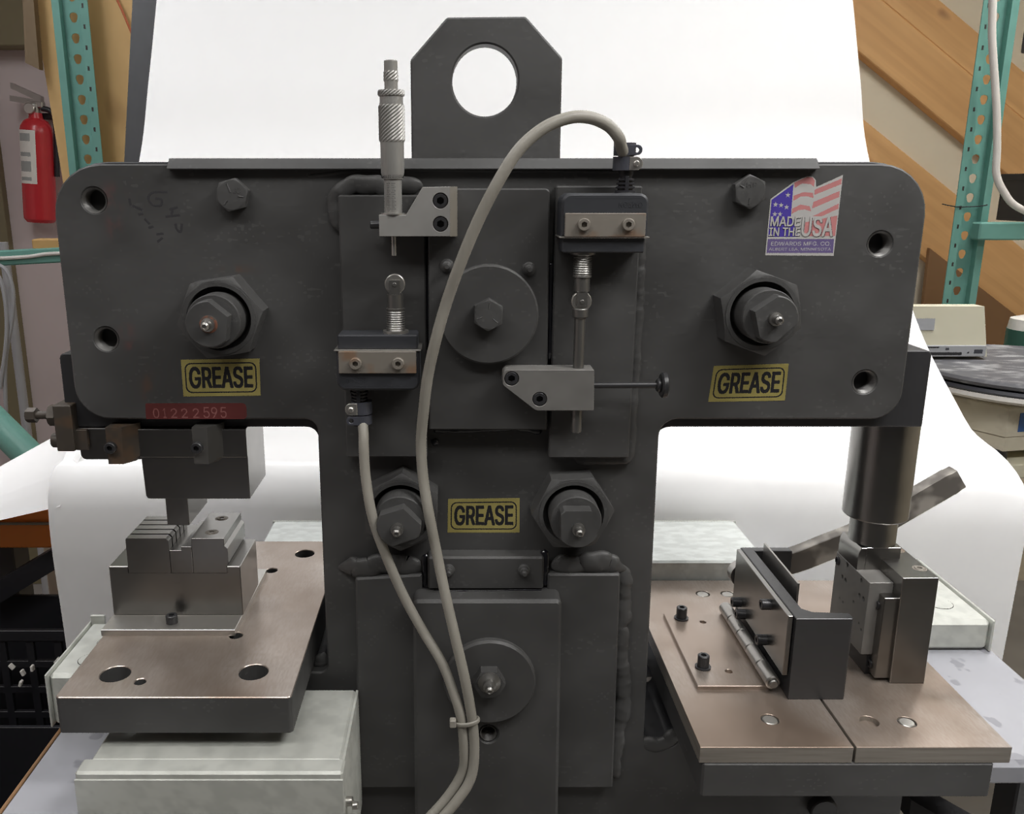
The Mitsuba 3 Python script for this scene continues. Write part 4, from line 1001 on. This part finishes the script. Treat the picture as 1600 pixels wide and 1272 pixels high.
# ------------------------------------------------------------------ right background
dirx, dirz = 0.815, -0.579


def lumber(key, top, thick, y0, y1, label):
    (x, z) = top
    a, b = np.array([dirx, dirz]), np.array([-0.579, -0.815]) * -1
    s0, s1 = np.array([x, z]) - a * 700, np.array([x, z]) + a * 900
    n = np.array([dirz, -dirx])
    poly = [s0, s1, s1 + n * thick, s0 + n * thick]
    put(key, plate([tuple(p) for p in poly], y0, y1, 3), WOOD, label, 'wooden plank')


lumber('wooden_plank', (1543, 446), 99, 2190, 2229.5, 'slanted wooden plank on the beige wall, uppermost of the three')
lumber('wooden_plank_001', (1542, 325), 147, 2188, 2229.5, 'slanted wooden plank on the beige wall, middle of the three')
lumber('wooden_plank_002', (1548, -25), 202, 2190, 2229.5, 'slanted wooden plank on the beige wall, lowest of the three')
put('brown_hardboard', plate([(1490, -800), (2300, -800), (2300, -760), (1480, -190)], 2170, 2186, 1), BROWNBOARD, 'brown hardboard panel below the slanted planks', 'panel')
k = crate('storage_crate', 1166, 1460, 1240, 1330, -72, 22, 'black storage crate on the right teal beam')
put('grey_case', cbox(1152, 1420, 1262, 1310, 262, 520, 3), SLATE, 'dark grey case at the upper right behind the shelf post', 'case')
put('extension_cable', tube(catmull([(1000, 1185, 420), (1012, 1185, 330), (1020, 1185, 271), (1038, 1185, 190), (1050, 1185, 132), (1060, 1185, 70), (1066, 1185, 22), (1084, 1182, -12), (1112, 1180, -40), (1180, 1180, -66), (1260, 1180, -80)], 6), 7, 12), CORD, 'white cord hanging in front of the right shelf post', 'cord')
put('thin_wire', tube(catmull([(975, 1200, -36), (1000, 1212, -40), (1022, 1222, -42), (1060, 1223, -41), (1080, 1224, -38)], 5), 1.1, 6), BLACKPL, 'thin dark wire tied around the right shelf post', 'wire')
# parts scale
SC = say('parts_scale', 'beige bench scale with a dark round platform and a tall display at the right', 'scale')
dsp = hull([(790, 950, -300), (957, 950, -300), (812, 958, -210), (944, 958, -210), (790, 1010, -300), (960, 1010, -300), (812, 990, -210), (944, 990, -210)])
put(SC + '__display_head', dsp, CREAM)
put(SC + '__display_window', hull([(800, 952, -252), (856, 952, -252), (800, 954.5, -231), (857, 954.5, -231), (800, 957, -252), (856, 957, -252)]), PANELGREY)
put(SC + '__keypad_strip', cbox(795, 952, 946, 952, -299, -279, 1), PANELGREY)
for x0, x1, z0, z1, m_ in ((800, 866, -283, -281, DARKPAINT), (805, 908, -296, -291, DARKPAINT), (930, 945, -293, -286, SLATE), (878, 884, -287, -283, SLATE), (918, 921, -293, -290, SLATE)):
    put(SC + '__key_print', cbox(x0, x1, 945.4, 946.2, z0, z1, 0), m_)
cx, cy = 1010, 900
put(SC + '__platform', lathe([(0, 0), (196, 0), (205, 4), (207, 9), (203, 14), (196, 15), (190, 13), (0, 13)], (cx, cy, -318), (0, 0, 1), 96), RUBBER)
put(SC + '__platform_base', lathe([(0, 0), (202, 0), (205, 4), (202, 9), (0, 9)], (cx, cy, -327.5), (0, 0, 1), 96), SLATE)
put(SC + '__white_ring', lathe([(0, 0), (198, 0), (205, 5), (203, 12), (0, 12)], (cx, cy, -339), (0, 0, 1), 96), WHITE)
bodyp = [(776, 1010), (902, 780), (1160, 830), (1160, 1090)]
put(SC + '__body', join(slab(bodyp, -402, -352, 2), lathe([(0, 0), (90, 0), (90, 18), (0, 18)], (cx, cy, -355), (0, 0, 1), 48)), SCALE)
put(SC + '__lower_body', slab([(778, 1008), (903.5, 781.5), (1158, 831), (1158, 1088)], -427, -403, 1), SCALE)
put(SC + '__blue_label', hull([(924, 783.3, -394), (924, 783.3, -362), (1000, 798, -394), (1000, 798, -362), (924, 785.4, -394), (924, 785.4, -362), (1000, 800, -394), (1000, 800, -362)]), BLUE, 'blue label')
for x, y in ((800, 990), (905, 800), (1140, 850), (1140, 1070)):
    put(SC + '__foot', rod((x, y, -446), (x, y, -426), 16, 20, 2), BLACKPL)
put('scale_table', join(cbox(740, 1500, 770, 1200, -470, -446, 2), *[cbox(x - 20, x + 20, y - 20, y + 20, ZF, -470, 2) for x, y in ((780, 800), (1460, 800), (780, 1170), (1460, 1170))]), CREAM, 'cream table under the bench scale', 'table')
k = say('green_can', 'dark green can with a pale lid behind the scale at the right edge', 'can')
put(k + '__body', lathe([(0, -446), (47, -446), (47, -282), (0, -282)], (1166, 1150, 0), (0, 0, 1), 40), GREEN)
put(k + '__lid', lathe([(0, -282), (46, -282), (43, -261), (19, -254), (0, -254)], (1166, 1150, 0), (0, 0, 1), 40), WHITE)
